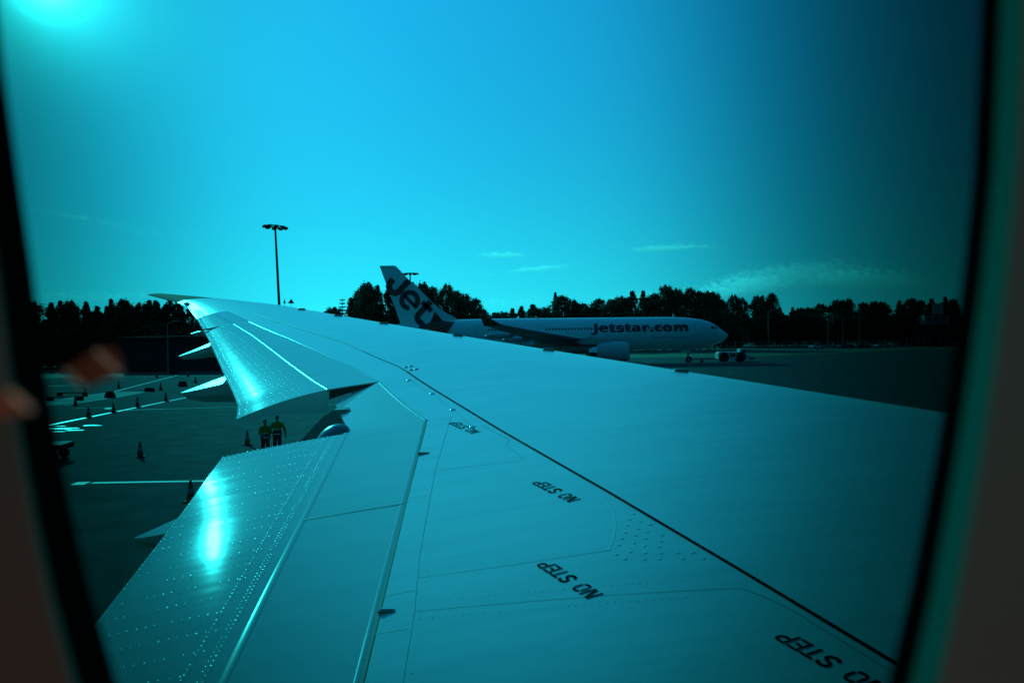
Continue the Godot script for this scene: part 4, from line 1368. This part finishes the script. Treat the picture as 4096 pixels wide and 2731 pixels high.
func far_things() -> void:
	flood_mast("tall floodlight mast rising behind the outer wing, against the bright sky", Vector3(-46.35, 0, -165), 27.2, 0.038, -0.10, 0.33, 0.19, 0.3)
	flood_mast("floodlight mast whose lamps show right of the white tail fin", Vector3(-30.1, 0, -244), 23.2, 0.0, 0.02, 0.33, 0.2, 0.0)
	for q in [[-49.86, 13.6, "small flag furled on a thin pole, just right of the tall floodlight mast", 0.28], [-48.39, 13.6, "small pointed flag on a thin pole, second from the tall floodlight mast", 0.75]]:
		var t := thing("flagpole", q[2], "flagpole", Vector3(q[0], 0, -180))
		var st := mb(true)
		tube(st, Vector3.ZERO, Vector3(0, q[1], 0), 0.06, 0.03, 6)
		obj("pole", st, M.galvanised, t)
		st = mb()
		var w: float = q[3]
		prism(st, PackedVector2Array([Vector2(0.02, q[1] - 0.25), Vector2(-w, q[1] - 1.15), Vector2(-0.05, q[1] - 1.3), Vector2(w * 0.9, q[1] - 1.2)]), -0.03, 0.03)
		obj("flag", st, M.navy_cloth, t)
	street_lamp("street_lamp", "single street lamp before the wood, above the shed beside the wing's trailing edge", Vector3(-49.6, 0, -118), 7.3, 0.0)
	street_lamp("street_lamp", "single tall street lamp right of the airliner's nose, before the trees", Vector3(62.6, 0, -200), 9.9, 0.0)
	street_lamp("street_lamp", "leftmost of three double street lamps over the parked cars", Vector3(90.7, 0, -235), 8.4, 0.2)
	street_lamp("street_lamp", "middle one of three double street lamps over the parked cars", Vector3(94.94, 0, -235), 8.4, 0.0, true)
	street_lamp("street_lamp", "rightmost of three double street lamps over the parked cars", Vector3(99.7, 0, -235), 8.4, 0.0, true)
	# the shed before the left wood
	var s := thing("shed", "long low dark shed with a pale roof edge at the foot of the left wood", "shed", Vector3(-51.0, 0, -129.0), 0.0)
	var st := mb()
	bx(st, Vector3(0, 2.6, -3), Vector3(21.0, 5.2, 8.0))
	var wl := obj("wall", st, M.shed_wall, s)
	for k in 20:
		st = mb()
		bx(st, Vector3(-10.0 + k * 1.05, 2.5, 1.03), Vector3(1.0, 4.9, 0.05))
		obj("wall_panel", st, M.shed_wall, wl)
	for k in 3:
		st = mb()
		bx(st, Vector3(-6.0 + k * 6.0, 1.9, 1.08), Vector3(3.2, 3.6, 0.06))
		obj("roller_door", st, M.dark_steel, s)
	st = mb()
	prism(st, PackedVector2Array([Vector2(1.6, 5.2), Vector2(1.6, 5.45), Vector2(-7.4, 5.45), Vector2(-7.4, 5.2)]), -10.8, 10.8, Transform3D(Basis(Vector3.UP, -PI / 2), Vector3.ZERO))
	obj("roof", st, M.shed_roof, s)
	st = mb()
	bevel_box(st, Vector3(-5.7, 5.4, 1.7), Vector3(0.7, 0.25, 0.3), 0.05)
	obj("wall_lamp", st, M.cone_band, s)
	# pale block and sign at the right edge
	var b := thing("roadside_block", "small pale flat-roofed building at the far right, below the signboard", "building", Vector3(131.5, 0, -257))
	st = mb()
	bx(st, Vector3(0, 3.2, 0), Vector3(10.5, 6.4, 5.0))
	obj("wall", st, M.shed_wall, b)
	st = mb()
	bx(st, Vector3(0.6, 8.0, 0.3), Vector3(7.6, 2.8, 4.0))
	obj("upper_wall", st, M.pale_wall, b)
	for k in 3:
		st = mb()
		bx(st, Vector3(-1.8 + k * 2.2, 8.1, 2.33), Vector3(1.5, 1.1, 0.06))
		obj("window", st, M.car_glass, b)
	st = mb()
	bx(st, Vector3(0.6, 9.5, 0.3), Vector3(8.0, 0.2, 4.4))
	obj("roof", st, M.shed_roof, b)
	b = thing("signboard", "pale square signboard on posts above the small building, far right", "sign", Vector3(132.8, 9.6, -255.2))
	st = mb()
	bevel_box(st, Vector3(0, 1.8, 0), Vector3(3.2, 3.4, 0.2), 0.04)
	obj("board", st, M.sign_pale, b)
	for x in [-1.2, 1.2]:
		st = mb()
		bx(st, Vector3(x, 0.05, -0.1), Vector3(0.14, 0.3, 0.14))
		obj("post", st, M.dark_steel, b)
	# wire fence posts beyond the grass
	var f := thing("perimeter_fence", "thin wire perimeter fence on grey posts beyond the grass, right of the airliner's nose", "fence", Vector3(0, 0, 0))
	var path := [Vector2(-28, -196), Vector2(57, -196.5), Vector2(90, -213), Vector2(121, -237), Vector2(180, -252)]
	for k in path.size() - 1:
		var a: Vector2 = path[k]
		var c: Vector2 = path[k + 1]
		var n := int(a.distance_to(c) / 3.4)
		for i in n:
			var p := a.lerp(c, float(i) / n)
			st = mb(true)
			tube(st, Vector3(p.x, 0, p.y), Vector3(p.x, 2.7, p.y), 0.05, 0.045, 6)
			obj("post", st, M.galvanised, f)
		for h in [0.3, 1.0, 1.7, 2.4, 2.62]:
			st = mb(true)
			tube(st, Vector3(a.x, h, a.y), Vector3(c.x, h, c.y), 0.012, 0.012, 4)
			obj("wire", st, M.galvanised, f)

func car(label: String, at_: Vector3, turn: float, paint: Material) -> void:
	var t := thing("parked_car", label, "car", at_, turn, "cars on the far road")
	var st := mb()
	prism(st, PackedVector2Array([Vector2(-2.15, 0.3), Vector2(-2.2, 0.75), Vector2(-2.05, 0.95), Vector2(-0.9, 1.02), Vector2(1.35, 1.0), Vector2(2.1, 0.86), Vector2(2.2, 0.55), Vector2(2.15, 0.28)]), -0.87, 0.87)
	var body := obj("body", st, paint, t)
	st = mb(true)
	ball(st, Vector3(-0.35, 1.0, 0), Vector3(1.6, 0.48, 0.74), 24, 14)
	var cab := obj("cabin_glass", st, M.car_glass, t)
	st = mb()
	bevel_box(st, Vector3(-0.5, 1.5, 0), Vector3(1.5, 0.06, 1.24), 0.025)
	obj("roof", st, paint, t)
	for x in [-1.35, 1.35]:
		for z in [-0.78, 0.78]:
			st = mb(true)
			tube(st, Vector3(x, 0.32, z - 0.11), Vector3(x, 0.32, z + 0.11), 0.32, 0.32, 14)
			obj("wheel", st, M.rubber, t)
	for z in [-0.6, 0.6]:
		st = mb()
		bevel_box(st, Vector3(2.14, 0.7, z), Vector3(0.16, 0.16, 0.36), 0.03)
		obj("headlight", st, M.lamp_glass, body)
	for z in [-0.65, 0.65]:
		st = mb()
		bevel_box(st, Vector3(-2.14, 0.8, z), Vector3(0.12, 0.18, 0.28), 0.03)
		obj("tail_light", st, M.cone_orange, body)

func cars() -> void:
	car("dark car on the far road with a bright glint, below the double street lamps", Vector3(93.2, 0.02, -229.5), PI + 0.35, M.car_dark)
	car("silver car on the far road, right of the dark one with the glint", Vector3(105.6, 0.02, -233.8), PI + 0.3, M.car_silver)
	car("dark car close behind the glinting one on the far road", Vector3(98.4, 0.02, -231.2), PI + 0.3, M.car_dark)
	car("pale car half hidden by trees, right of the airliner's nose", Vector3(84.0, 0.02, -226.0), PI + 0.45, M.car_white)

# ------------------------------------------------------------------ people
func smin(a: float, b: float, k: float) -> float:
	var h := maxf(k - absf(a - b), 0.0) / k
	return minf(a, b) - h * h * k * 0.25

func field(p: Vector3, bones: Array) -> float:
	var d := 9.0
	for b in bones:
		var pa: Vector3 = p - b[0]
		var ba: Vector3 = b[1] - b[0]
		var l := ba.length_squared()
		var h := clampf(pa.dot(ba) / l, 0.0, 1.0) if l > 0.0 else 0.0
		var q := pa - ba * h
		q.z *= b[4] if b.size() > 4 else 1.0
		d = smin(d, q.length() - lerpf(b[2], b[3], h), 0.035)
	return d

func nets(st: SurfaceTool, bones: Array, cell: float) -> void:
	var lo := Vector3.ONE * 1e9
	var hi := -lo
	for b in bones:
		for e in 2:
			var r: Vector3 = Vector3.ONE * (b[2 + e] + 0.05)
			lo = lo.min(b[e] - r); hi = hi.max(b[e] + r)
	var n := Vector3i(((hi - lo) / cell).ceil()) + Vector3i.ONE
	var val := PackedFloat32Array()
	val.resize(n.x * n.y * n.z)
	var i := 0
	for z in n.z:
		for y in n.y:
			for x in n.x:
				val[i] = field(lo + Vector3(x, y, z) * cell, bones)
				i += 1
	var sx := 1
	var sy := n.x
	var sz := n.x * n.y
	var vert := {}
	for z in n.z - 1:
		for y in n.y - 1:
			for x in n.x - 1:
				var k := x + y * sy + z * sz
				var inside := 0
				for c in 8:
					if val[k + (c & 1) + (sy if c & 2 else 0) + (sz if c & 4 else 0)] < 0.0: inside += 1
				if inside == 0 or inside == 8: continue
				var sum := Vector3.ZERO
				var cnt := 0
				for e in [[0, 1], [2, 3], [4, 5], [6, 7], [0, 2], [1, 3], [4, 6], [5, 7], [0, 4], [1, 5], [2, 6], [3, 7]]:
					var a: int = e[0]
					var b: int = e[1]
					var va := val[k + (a & 1) + (sy if a & 2 else 0) + (sz if a & 4 else 0)]
					var vb := val[k + (b & 1) + (sy if b & 2 else 0) + (sz if b & 4 else 0)]
					if (va < 0.0) == (vb < 0.0): continue
					var pa := Vector3(a & 1, (a >> 1) & 1, (a >> 2) & 1)
					var pb := Vector3(b & 1, (b >> 1) & 1, (b >> 2) & 1)
					sum += pa.lerp(pb, va / (va - vb))
					cnt += 1
				vert[k] = lo + (Vector3(x, y, z) + sum / cnt) * cell
	for z in range(1, n.z - 1):
		for y in range(1, n.y - 1):
			for x in range(1, n.x - 1):
				var k := x + y * sy + z * sz
				var s := val[k] < 0.0
				for axis in 3:
					var d: int = [sx, sy, sz][axis]
					if (val[k + d] < 0.0) == s: continue
					var u: int = [sy, sz, sx][axis]
					var w: int = [sz, sx, sy][axis]
					var a: Vector3 = vert[k - u - w]
					var b: Vector3 = vert[k - w]
					var c: Vector3 = vert[k]
					var e: Vector3 = vert[k - u]
					if s: quad(st, a, b, c, e)
					else: quad(st, a, e, c, b)

func person(label: String, at_: Vector3, turn: float, high: float, pose: Array) -> void:
	var t := thing("person", label, "person", at_, turn, "ground crew on the apron")
	t.scale = Vector3.ONE * (high / 1.78)
	var V := func(a: Array) -> Vector3: return Vector3(a[0], a[1], a[2])
	var body := []
	body.append([Vector3(0, 1.40, 0), Vector3(0, 1.54, 0.01), 0.062, 0.056])          # neck
	body.append([Vector3(0, 1.645, 0.01), Vector3(0, 1.69, -0.005), 0.082, 0.088, 0.9]) # head
	body.append([Vector3(0, 1.60, 0.045), Vector3(0, 1.58, 0.05), 0.05, 0.045])       # jaw
	body.append([Vector3(0, 1.645, 0.095), Vector3(0, 1.62, 0.108), 0.012, 0.016])    # nose
	for s in [-1, 1]:
		body.append([Vector3(0.083 * s, 1.66, -0.005), Vector3(0.085 * s, 1.63, 0.0), 0.014, 0.012])
	body.append([Vector3(-0.09, 1.32, 0), Vector3(0.09, 1.32, 0), 0.125, 0.125, 1.25])
	body.append([Vector3(0, 1.28, 0), Vector3(0, 1.02, 0), 0.155, 0.135, 1.25])
	body.append([Vector3(-0.07, 0.94, 0), Vector3(0.07, 0.94, 0), 0.125, 0.125, 1.15])
	var jacket := [[Vector3(-0.10, 1.33, 0), Vector3(0.10, 1.33, 0), 0.145, 0.145, 1.2], [Vector3(0, 1.28, 0), Vector3(0, 0.96, 0), 0.185, 0.185, 1.2], [Vector3(0, 1.42, 0.0), Vector3(0, 1.46, 0.0), 0.09, 0.08]]
	var lower := [[Vector3(-0.08, 0.93, 0), Vector3(0.08, 0.93, 0), 0.145, 0.145, 1.15]]
	for k in 2:
		var s := -1.0 if k == 0 else 1.0
		var sh := Vector3(0.19 * s, 1.38, 0)
		var el: Vector3 = V.call(pose[k][0])
		var wr: Vector3 = V.call(pose[k][1])
		body.append([sh, el, 0.058, 0.042]); body.append([el, wr, 0.044, 0.030])
		jacket.append([sh, el, 0.078, 0.066]); jacket.append([el, el.lerp(wr, 0.86), 0.066, 0.052])
		var d := (wr - el).normalized()
		var palm := wr + d * 0.07
		body.append([wr, palm, 0.030, 0.034])
		var side := d.cross(Vector3(0, 0, 1)).normalized()
		for f in 4:
			var o := side * (f - 1.5) * 0.019
			var l: float = [0.062, 0.074, 0.078, 0.064][f]
			body.append([palm + o + d * 0.02, palm + o + d * (0.02 + l * 0.6) + Vector3(0, 0, 0.012), 0.0095, 0.009])
			body.append([palm + o + d * (0.02 + l * 0.6) + Vector3(0, 0, 0.012), palm + o + d * (0.02 + l) + Vector3(0, 0, 0.032), 0.009, 0.008])
		body.append([wr + d * 0.03, wr + d * 0.075 + Vector3(-0.03 * s, 0, 0.035), 0.012, 0.010])
		var hp := Vector3(0.09 * s, 0.92, 0)
		var kn := Vector3(0.11 * s, 0.50, 0.03 + pose[2] * s)
		var an := Vector3(0.12 * s, 0.09, -0.03 + pose[2] * s * 1.6)
		body.append([hp, kn, 0.085, 0.058]); body.append([kn, an, 0.058, 0.04])
		body.append([an - Vector3(0, 0.04, 0.03), an + Vector3(0.01 * s, -0.055, 0.14), 0.042, 0.032])
		lower.append([hp, kn, 0.115, 0.085]); lower.append([kn, an, 0.085, 0.07])
	var st := mb(true)
	nets(st, body, 0.0155)
	obj("body", st, M.skin, t)
	st = mb(true)
	nets(st, jacket, 0.022)
	var jk := obj("jacket", st, M.hi_vis, t)
	st = mb(true)
	nets(st, lower, 0.024)
	obj("trousers", st, M.navy_cloth, t)
	# dark lower panel of the jacket and its reflective bands
	for q in [[1.13, 0.24, 0.196, M.navy_cloth, "jacket_hem"], [1.15, 0.05, 0.203, M.reflective_band, "reflective_band"], [0.93, 0.05, 0.203, M.reflective_band, "reflective_band"]]:
		st = mb(true)
		var r0 := PackedVector3Array()
		var r1 := PackedVector3Array()
		for j in 25:
			var a := TAU * j / 24
			r0.append(Vector3(cos(a) * q[2], q[0] - q[1] , -sin(a) * q[2] / 1.2))
			r1.append(Vector3(cos(a) * q[2], q[0], -sin(a) * q[2] / 1.2))
		grid(st, [r0, r1])
		obj(q[4], st, q[3], jk)
	st = mb(true)
	ball(st, Vector3(0, 1.705, -0.012), Vector3(0.093, 0.082, 0.103), 14, 10)
	obj("hair", st, M.hair_dark, t)
	for s in [-1, 1]:
		st = mb(true)
		ball(st, Vector3(0.034 * s, 1.665, 0.088), Vector3(0.012, 0.008, 0.01), 8, 6)
		obj("eye", st, M.hair_dark, t)
		st = mb(true)
		ball(st, Vector3(0.125 * s, 0.055, 0.03 + pose[2] * s * 1.6), Vector3(0.055, 0.06, 0.15), 12, 8)
		obj("boot", st, M.boot_black, t)

func people() -> void:
	person("person in a yellow vest with one arm bent up, left of the other worker", Vector3(-11.42, 0.006, -37.7), 0.5, 1.70, [[[-0.27, 1.12, 0.05], [-0.17, 1.06, 0.26]], [[0.26, 1.12, 0.06], [0.10, 1.33, 0.22]], 0.04])
	person("person in a yellow and navy jacket, arms hanging, right of the other worker", Vector3(-11.14, 0.006, -38.65), 0.25, 1.78, [[[-0.31, 1.12, -0.02], [-0.33, 0.86, 0.06]], [[0.34, 1.13, 0.0], [0.38, 0.87, 0.06]], 0.06])

# ------------------------------------------------------------------ trees
# a crown of leaf clumps inside a shape given by radius at each height; unit tree: height 1, widest radius about 1
func crown(seed_: int, prof: Array, clumps: int, per: int, leaf: float, gaps: float, least: float) -> ArrayMesh:
	rng.seed = seed_
	var st := SurfaceTool.new()
	st.begin(Mesh.PRIMITIVE_TRIANGLES)
	st.set_smooth_group(-1)
	for c in clumps:
		var y: float = lerpf(prof[0][0], prof[-1][0], pow(rng.randf(), 0.8))
		var r: float = along(prof, y)
		var a := rng.randf() * TAU
		var q := sqrt(rng.randf()) * r
		var o := Vector3(cos(a) * q, y, sin(a) * q)
		var size: float = (0.30 + 0.26 * rng.randf()) * maxf(r, least) * gaps
		for k in per:
			var d := Vector3(rng.randfn(), rng.randfn() * 0.8, rng.randfn()) * 0.48
			var p := o + Vector3(d.x * size, d.y * maxf(size, 0.16) * 0.30, d.z * size)
			var n := Vector3(rng.randfn(), rng.randfn(), rng.randfn()).normalized()
			var x := n.cross(Vector3(0.3, 0.9, 0.1)).normalized() * leaf
			var z := n.cross(x).normalized() * leaf
			x.y *= 0.2; z.y *= 0.2
			var s := rng.randf_range(0.6, 1.4)
			tri(st, p - x * s, p + z * s * 0.7, p + x * s)
			tri(st, p - x * s, p + x * s, p - z * s * 0.7)
	st.generate_normals()
	return st.commit()

func tree(called: String, label: String, m: Mesh, leaf: Material, group: String) -> Node3D:
	var t := thing(called, label, "tree", Vector3.ZERO, 0.0, group)
	var st := mb(true)
	tube(st, Vector3.ZERO, Vector3(0.02, 0.5, 0), 0.06, 0.035, 7)
	tube(st, Vector3(0.02, 0.5, 0), Vector3(0.0, 0.92, 0.02), 0.035, 0.01, 7)
	for k in 5:
		var a := k * 2.4
		tube(st, Vector3(0.01, 0.3 + k * 0.1, 0), Vector3(cos(a) * 0.5, 0.45 + k * 0.1, sin(a) * 0.5), 0.022, 0.006, 5)
	obj("trunk", st, M.bark, t)
	mesh_node("crown", m, leaf, t)
	return t

func ordinal(k: int) -> String:
	var small := ["first", "second", "third", "fourth", "fifth", "sixth", "seventh", "eighth", "ninth", "tenth", "eleventh", "twelfth", "thirteenth", "fourteenth", "fifteenth", "sixteenth", "seventeenth", "eighteenth", "nineteenth"]
	if k < 19: return small[k]
	var tens := ["twentieth", "thirtieth", "fortieth", "fiftieth"]
	var stem := ["twenty", "thirty", "forty", "fifty"]
	var n := k + 1
	if n % 10 == 0: return tens[n / 10 - 2]
	return "%s-%s" % [stem[n / 10 - 2], small[n % 10 - 1]]

func trees() -> void:
	var broad := crown(101, [[0.12, 0.8], [0.35, 1.0], [0.6, 1.0], [0.78, 0.9], [0.92, 0.65], [0.99, 0.35]], 130, 60, 0.065, 0.85, 0.30)
	var billow := crown(102, [[0.1, 0.9], [0.4, 1.0], [0.7, 0.95], [0.86, 0.78], [0.95, 0.5], [0.99, 0.3]], 150, 54, 0.065, 0.80, 0.32)
	var tall := crown(103, [[0.08, 0.9], [0.3, 0.95], [0.55, 0.75], [0.8, 0.5], [0.95, 0.22], [1.0, 0.05]], 130, 58, 0.070, 0.80, 0.24)
	var spire := crown(104, [[0.05, 1.0], [0.3, 0.9], [0.6, 0.6], [0.85, 0.3], [1.0, 0.04]], 130, 54, 0.08, 0.75, 0.16)
	var thin := crown(105, [[0.35, 0.5], [0.5, 0.9], [0.7, 1.0], [0.85, 0.7], [1.0, 0.2]], 60, 44, 0.065, 0.65, 0.3)
	var bush := crown(106, [[0.02, 1.0], [0.4, 1.0], [0.75, 0.8], [1.0, 0.3]], 90, 60, 0.10, 0.95, 0.4)
	var shapes := [broad, billow, tall, spire, thin, bush]
	var protos := []
	var names := ["broad_tree", "billowing_tree", "tall_tree", "spire_tree", "sparse_tree", "bush"]
	var used := []
	for k in 6: used.append(false)
	for k in 6: protos.append(null)
	# [x, height] along each row of the wood
	var left := [[-90.5, 11.0], [-88.1, 11.2], [-86.2, 11.5], [-84.4, 11.3], [-83.0, 11.6], [-82.0, 11.7], [-80.8, 11.4], [-80.0, 11.1], [-78.6, 10.9], [-76.9, 11.3], [-75.0, 10.5], [-73.6, 10.5], [-72.2, 11.7], [-71.0, 11.7], [-69.6, 11.5], [-68.3, 11.1], [-67.1, 11.6], [-65.6, 11.5], [-64.1, 11.0], [-62.7, 11.8], [-61.0, 11.3], [-58.5, 11.2], [-55.5, 10.6], [-52.0, 9.8], [-48.5, 9.0], [-45.0, 8.2], [-41.5, 7.5], [-89.2, 10.4], [-85.3, 10.6], [-81.4, 10.7], [-77.8, 10.3], [-74.3, 9.9], [-71.6, 10.9], [-68.9, 10.6], [-66.3, 10.7], [-63.4, 10.6], [-60.0, 10.4], [-57.0, 10.4], [-53.7, 9.6], [-87.1, 10.0], [-79.3, 10.0], [-75.9, 9.7], [-70.3, 10.4], [-64.9, 10.3]]
	var mid := [[-42.9, 11.6], [-39.3, 13.7], [-37.6, 14.2], [-36.0, 16.6], [-34.7, 17.0], [-32.6, 16.5], [-30.4, 16.9], [-27.6, 16.7], [-24.3, 16.9], [-21.9, 17.1], [-19.4, 16.4], [-15.5, 16.4], [-13.5, 15.0], [-11.6, 14.2], [-8.9, 13.2], [-7.3, 10.5]]
	var mid2 := [[-5.0, 10.6], [-2.6, 11.0], [0.2, 11.7], [2.8, 12.3], [5.9, 12.6], [9.2, 12.0], [12.4, 15.9], [14.0, 14.8], [17.1, 13.9], [19.9, 13.0], [22.4, 12.0], [24.7, 14.0], [28.3, 13.7], [30.8, 14.8], [33.8, 15.9], [37.1, 16.0], [40.4, 15.5], [43.2, 17.6], [46.2, 16.7], [50.1, 16.9], [52.6, 15.8], [55.6, 16.0], [57.4, 15.6]]
	var far := [[69.5, 14.3], [73.0, 16.3], [76.0, 15.4], [80.2, 16.1], [83.4, 16.0], [86.1, 17.0], [88.8, 12.3], [92.0, 12.1], [95.2, 12.0], [98.5, 12.3], [102.0, 13.2], [106.1, 14.5], [108.8, 14.4], [111.3, 14.7], [114.7, 13.6], [118.8, 13.9], [122.4, 13.8], [126.5, 13.9], [131.2, 14.8], [134.6, 14.2], [138.3, 14.4], [141.9, 14.8], [146.0, 14.5], [151.0, 14.0], [157.0, 14.4]]
	var rows := [[left, -150.0, [3, 2, 2, 1], 2.3, "%s dark tree from the left in the wood behind the shed", "trees of the left wood"], [mid, -200.0, [1, 0, 1, 2], 3.0, "%s dark tree from the left in the clump around the white tail fin", "trees around the tail fin"], [mid2, -230.0, [0, 2, 1, 0], 3.2, "%s dark tree from the left in the row above the airliner's fuselage", "trees above the fuselage"], [far, -270.0, [0, 1, 0, 2], 2.8, "%s dark tree from the left on the low ridge right of the airliner's nose", "trees at the far right"]]
	rng.seed = 4
	for row in rows:
		var rr := RandomNumberGenerator.new()
		rr.seed = 40 + rows.find(row)
		for k in row[0].size():
			var kind: int = row[2][rr.randi() % 4]
			var x: float = row[0][k][0]
			var h: float = row[0][k][1]
			var wide: float = row[3] * rr.randf_range(0.8, 1.2)
			if row[1] == -230.0 and (k == 6): kind = 2; wide = 1.7
			var z: float = row[1] + rr.randf_range(-3.0, 3.0)
			var s := Vector3(wide, h * EYE / EYE * 1.02, wide)
			var turn := rr.randf() * TAU
			var place := 0
			for other in row[0]:
				if other[0] < x: place += 1
			var label: String = row[4] % ordinal(place)
			if protos[kind] == null:
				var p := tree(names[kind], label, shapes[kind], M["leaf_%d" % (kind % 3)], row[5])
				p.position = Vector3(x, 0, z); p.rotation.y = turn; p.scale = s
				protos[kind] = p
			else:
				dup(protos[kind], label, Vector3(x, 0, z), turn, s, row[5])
	# undergrowth fills the foot of the wood
	var rb := RandomNumberGenerator.new()
	rb.seed = 77
	for q in [[-90.0, -39.0, -146.5, 7.6, "dark undergrowth filling the foot of the left wood"], [-46.0, -4.0, -197.0, 9.4, "dark undergrowth below the trees around the white tail fin"], [-6.0, 62.0, -226.0, 10.6, "dark undergrowth below the tree row above the airliner's fuselage"], [62.0, 160.0, -262.0, 10.8, "dark undergrowth below the low far ridge of trees"]]:
		var n_: int = int((q[1] - q[0]) / 2.6)
		var mm := MultiMesh.new()
		mm.transform_format = MultiMesh.TRANSFORM_3D
		mm.mesh = bush
		mm.instance_count = n_
		for k in n_:
			var b := Basis(Vector3.UP, rb.randf() * TAU) * Basis.from_scale(Vector3(rb.randf_range(2.8, 4.4), q[3] * rb.randf_range(0.72, 1.1), rb.randf_range(2.6, 3.6)))
			mm.set_instance_transform(k, Transform3D(b, Vector3(lerpf(q[0], q[1], (k + rb.randf()) / n_), 0, q[2] + rb.randf_range(-2, 2))))
		var o := MultiMeshInstance3D.new()
		o.name = numbered("undergrowth")
		o.multimesh = mm
		o.material_override = M.leaf_1
		add_child(o, true)
		tag(o, q[4], "bushes", "", "stuff")
	# the tiered conifer left of the tail fin
	var n := thing("tiered_pine", "small tiered pine with open level branches, left of the trees by the tail fin", "tree", Vector3(-44.4, 0, -215), 0.4)
	var st := mb(true)
	tube(st, Vector3.ZERO, Vector3(0, 15.1, 0), 0.24, 0.04, 8)
	obj("trunk", st, M.bark, n)
	st = mb()
	rng.seed = 12
	for lv in 9:
		var y := 7.0 + lv * 0.92
		var r := 2.2 * (1.0 - lv / 9.5) + 0.25
		for k in 6:
			var a := TAU * k / 6 + lv * 0.5
			for j in 14:
				var d := r * (j + 1) / 14.0
				var p := Vector3(cos(a) * d, y + d * 0.16 + rng.randf_range(-0.06, 0.06), sin(a) * d)
				var w := Vector3(-sin(a), 0, cos(a)) * 0.26
				tri(st, p - w, p + Vector3(cos(a) * 0.3, 0.10, sin(a) * 0.3), p + w)
				tri(st, p - w, p + w, p + Vector3(cos(a) * 0.2, -0.16, sin(a) * 0.2))
	obj("crown", st, M.leaf_0, n)

# ------------------------------------------------------------------ all
func _ready() -> void:
	cam = Camera3D.new()
	cam.name = "camera"
	cam.fov = 45.2
	cam.near = 0.02
	cam.far = 6000.0
	add_child(cam)
	cam.position = Vector3(0, EYE, 0)
	cam.rotation = Vector3(-0.01169, 0, -0.01047)
	cam.current = true
	var px := Vector2(104, -50)
	var sun_dir := (cam.transform.basis * Vector3((px.x - 1176.0) / PXF, -(px.y - 784.0) / PXF, -1.0)).normalized()
	var env := Environment.new()
	env.background_mode = Environment.BG_SKY
	env.sky = Sky.new()
	env.sky.sky_material = make_sky(sun_dir)
	env.sky_rotation = Vector3(0, PI, 0)
	env.tonemap_mode = Environment.TONE_MAPPER_LINEAR
	env.tonemap_exposure = 1.0
	env.sdfgi_enabled = true
	env.ssao_enabled = true
	env.ssil_enabled = true
	var we := WorldEnvironment.new()
	we.name = "environment"
	we.environment = env
	var lens := CameraAttributesPhysical.new()
	lens.exposure_aperture = 3.3
	lens.frustum_focal_length = 18.0
	lens.frustum_focus_distance = 40.0
	we.camera_attributes = lens
	add_child(we)
	var sun := DirectionalLight3D.new()
	sun.name = "sun"
	sun.light_energy = 1.3
	sun.light_color = Color(1.0, 0.95, 0.88)
	sun.light_angular_distance = 0.5
	sun.shadow_enabled = true
	add_child(sun)
	sun.look_at_from_position(sun_dir * 10.0, Vector3.ZERO)
	materials()
	cabin()
	ground()
	our_wing()
	bounce_terminal()
	airliner()
	tug()
	far_things()
	cars()
	cones()
	people()
	trees()
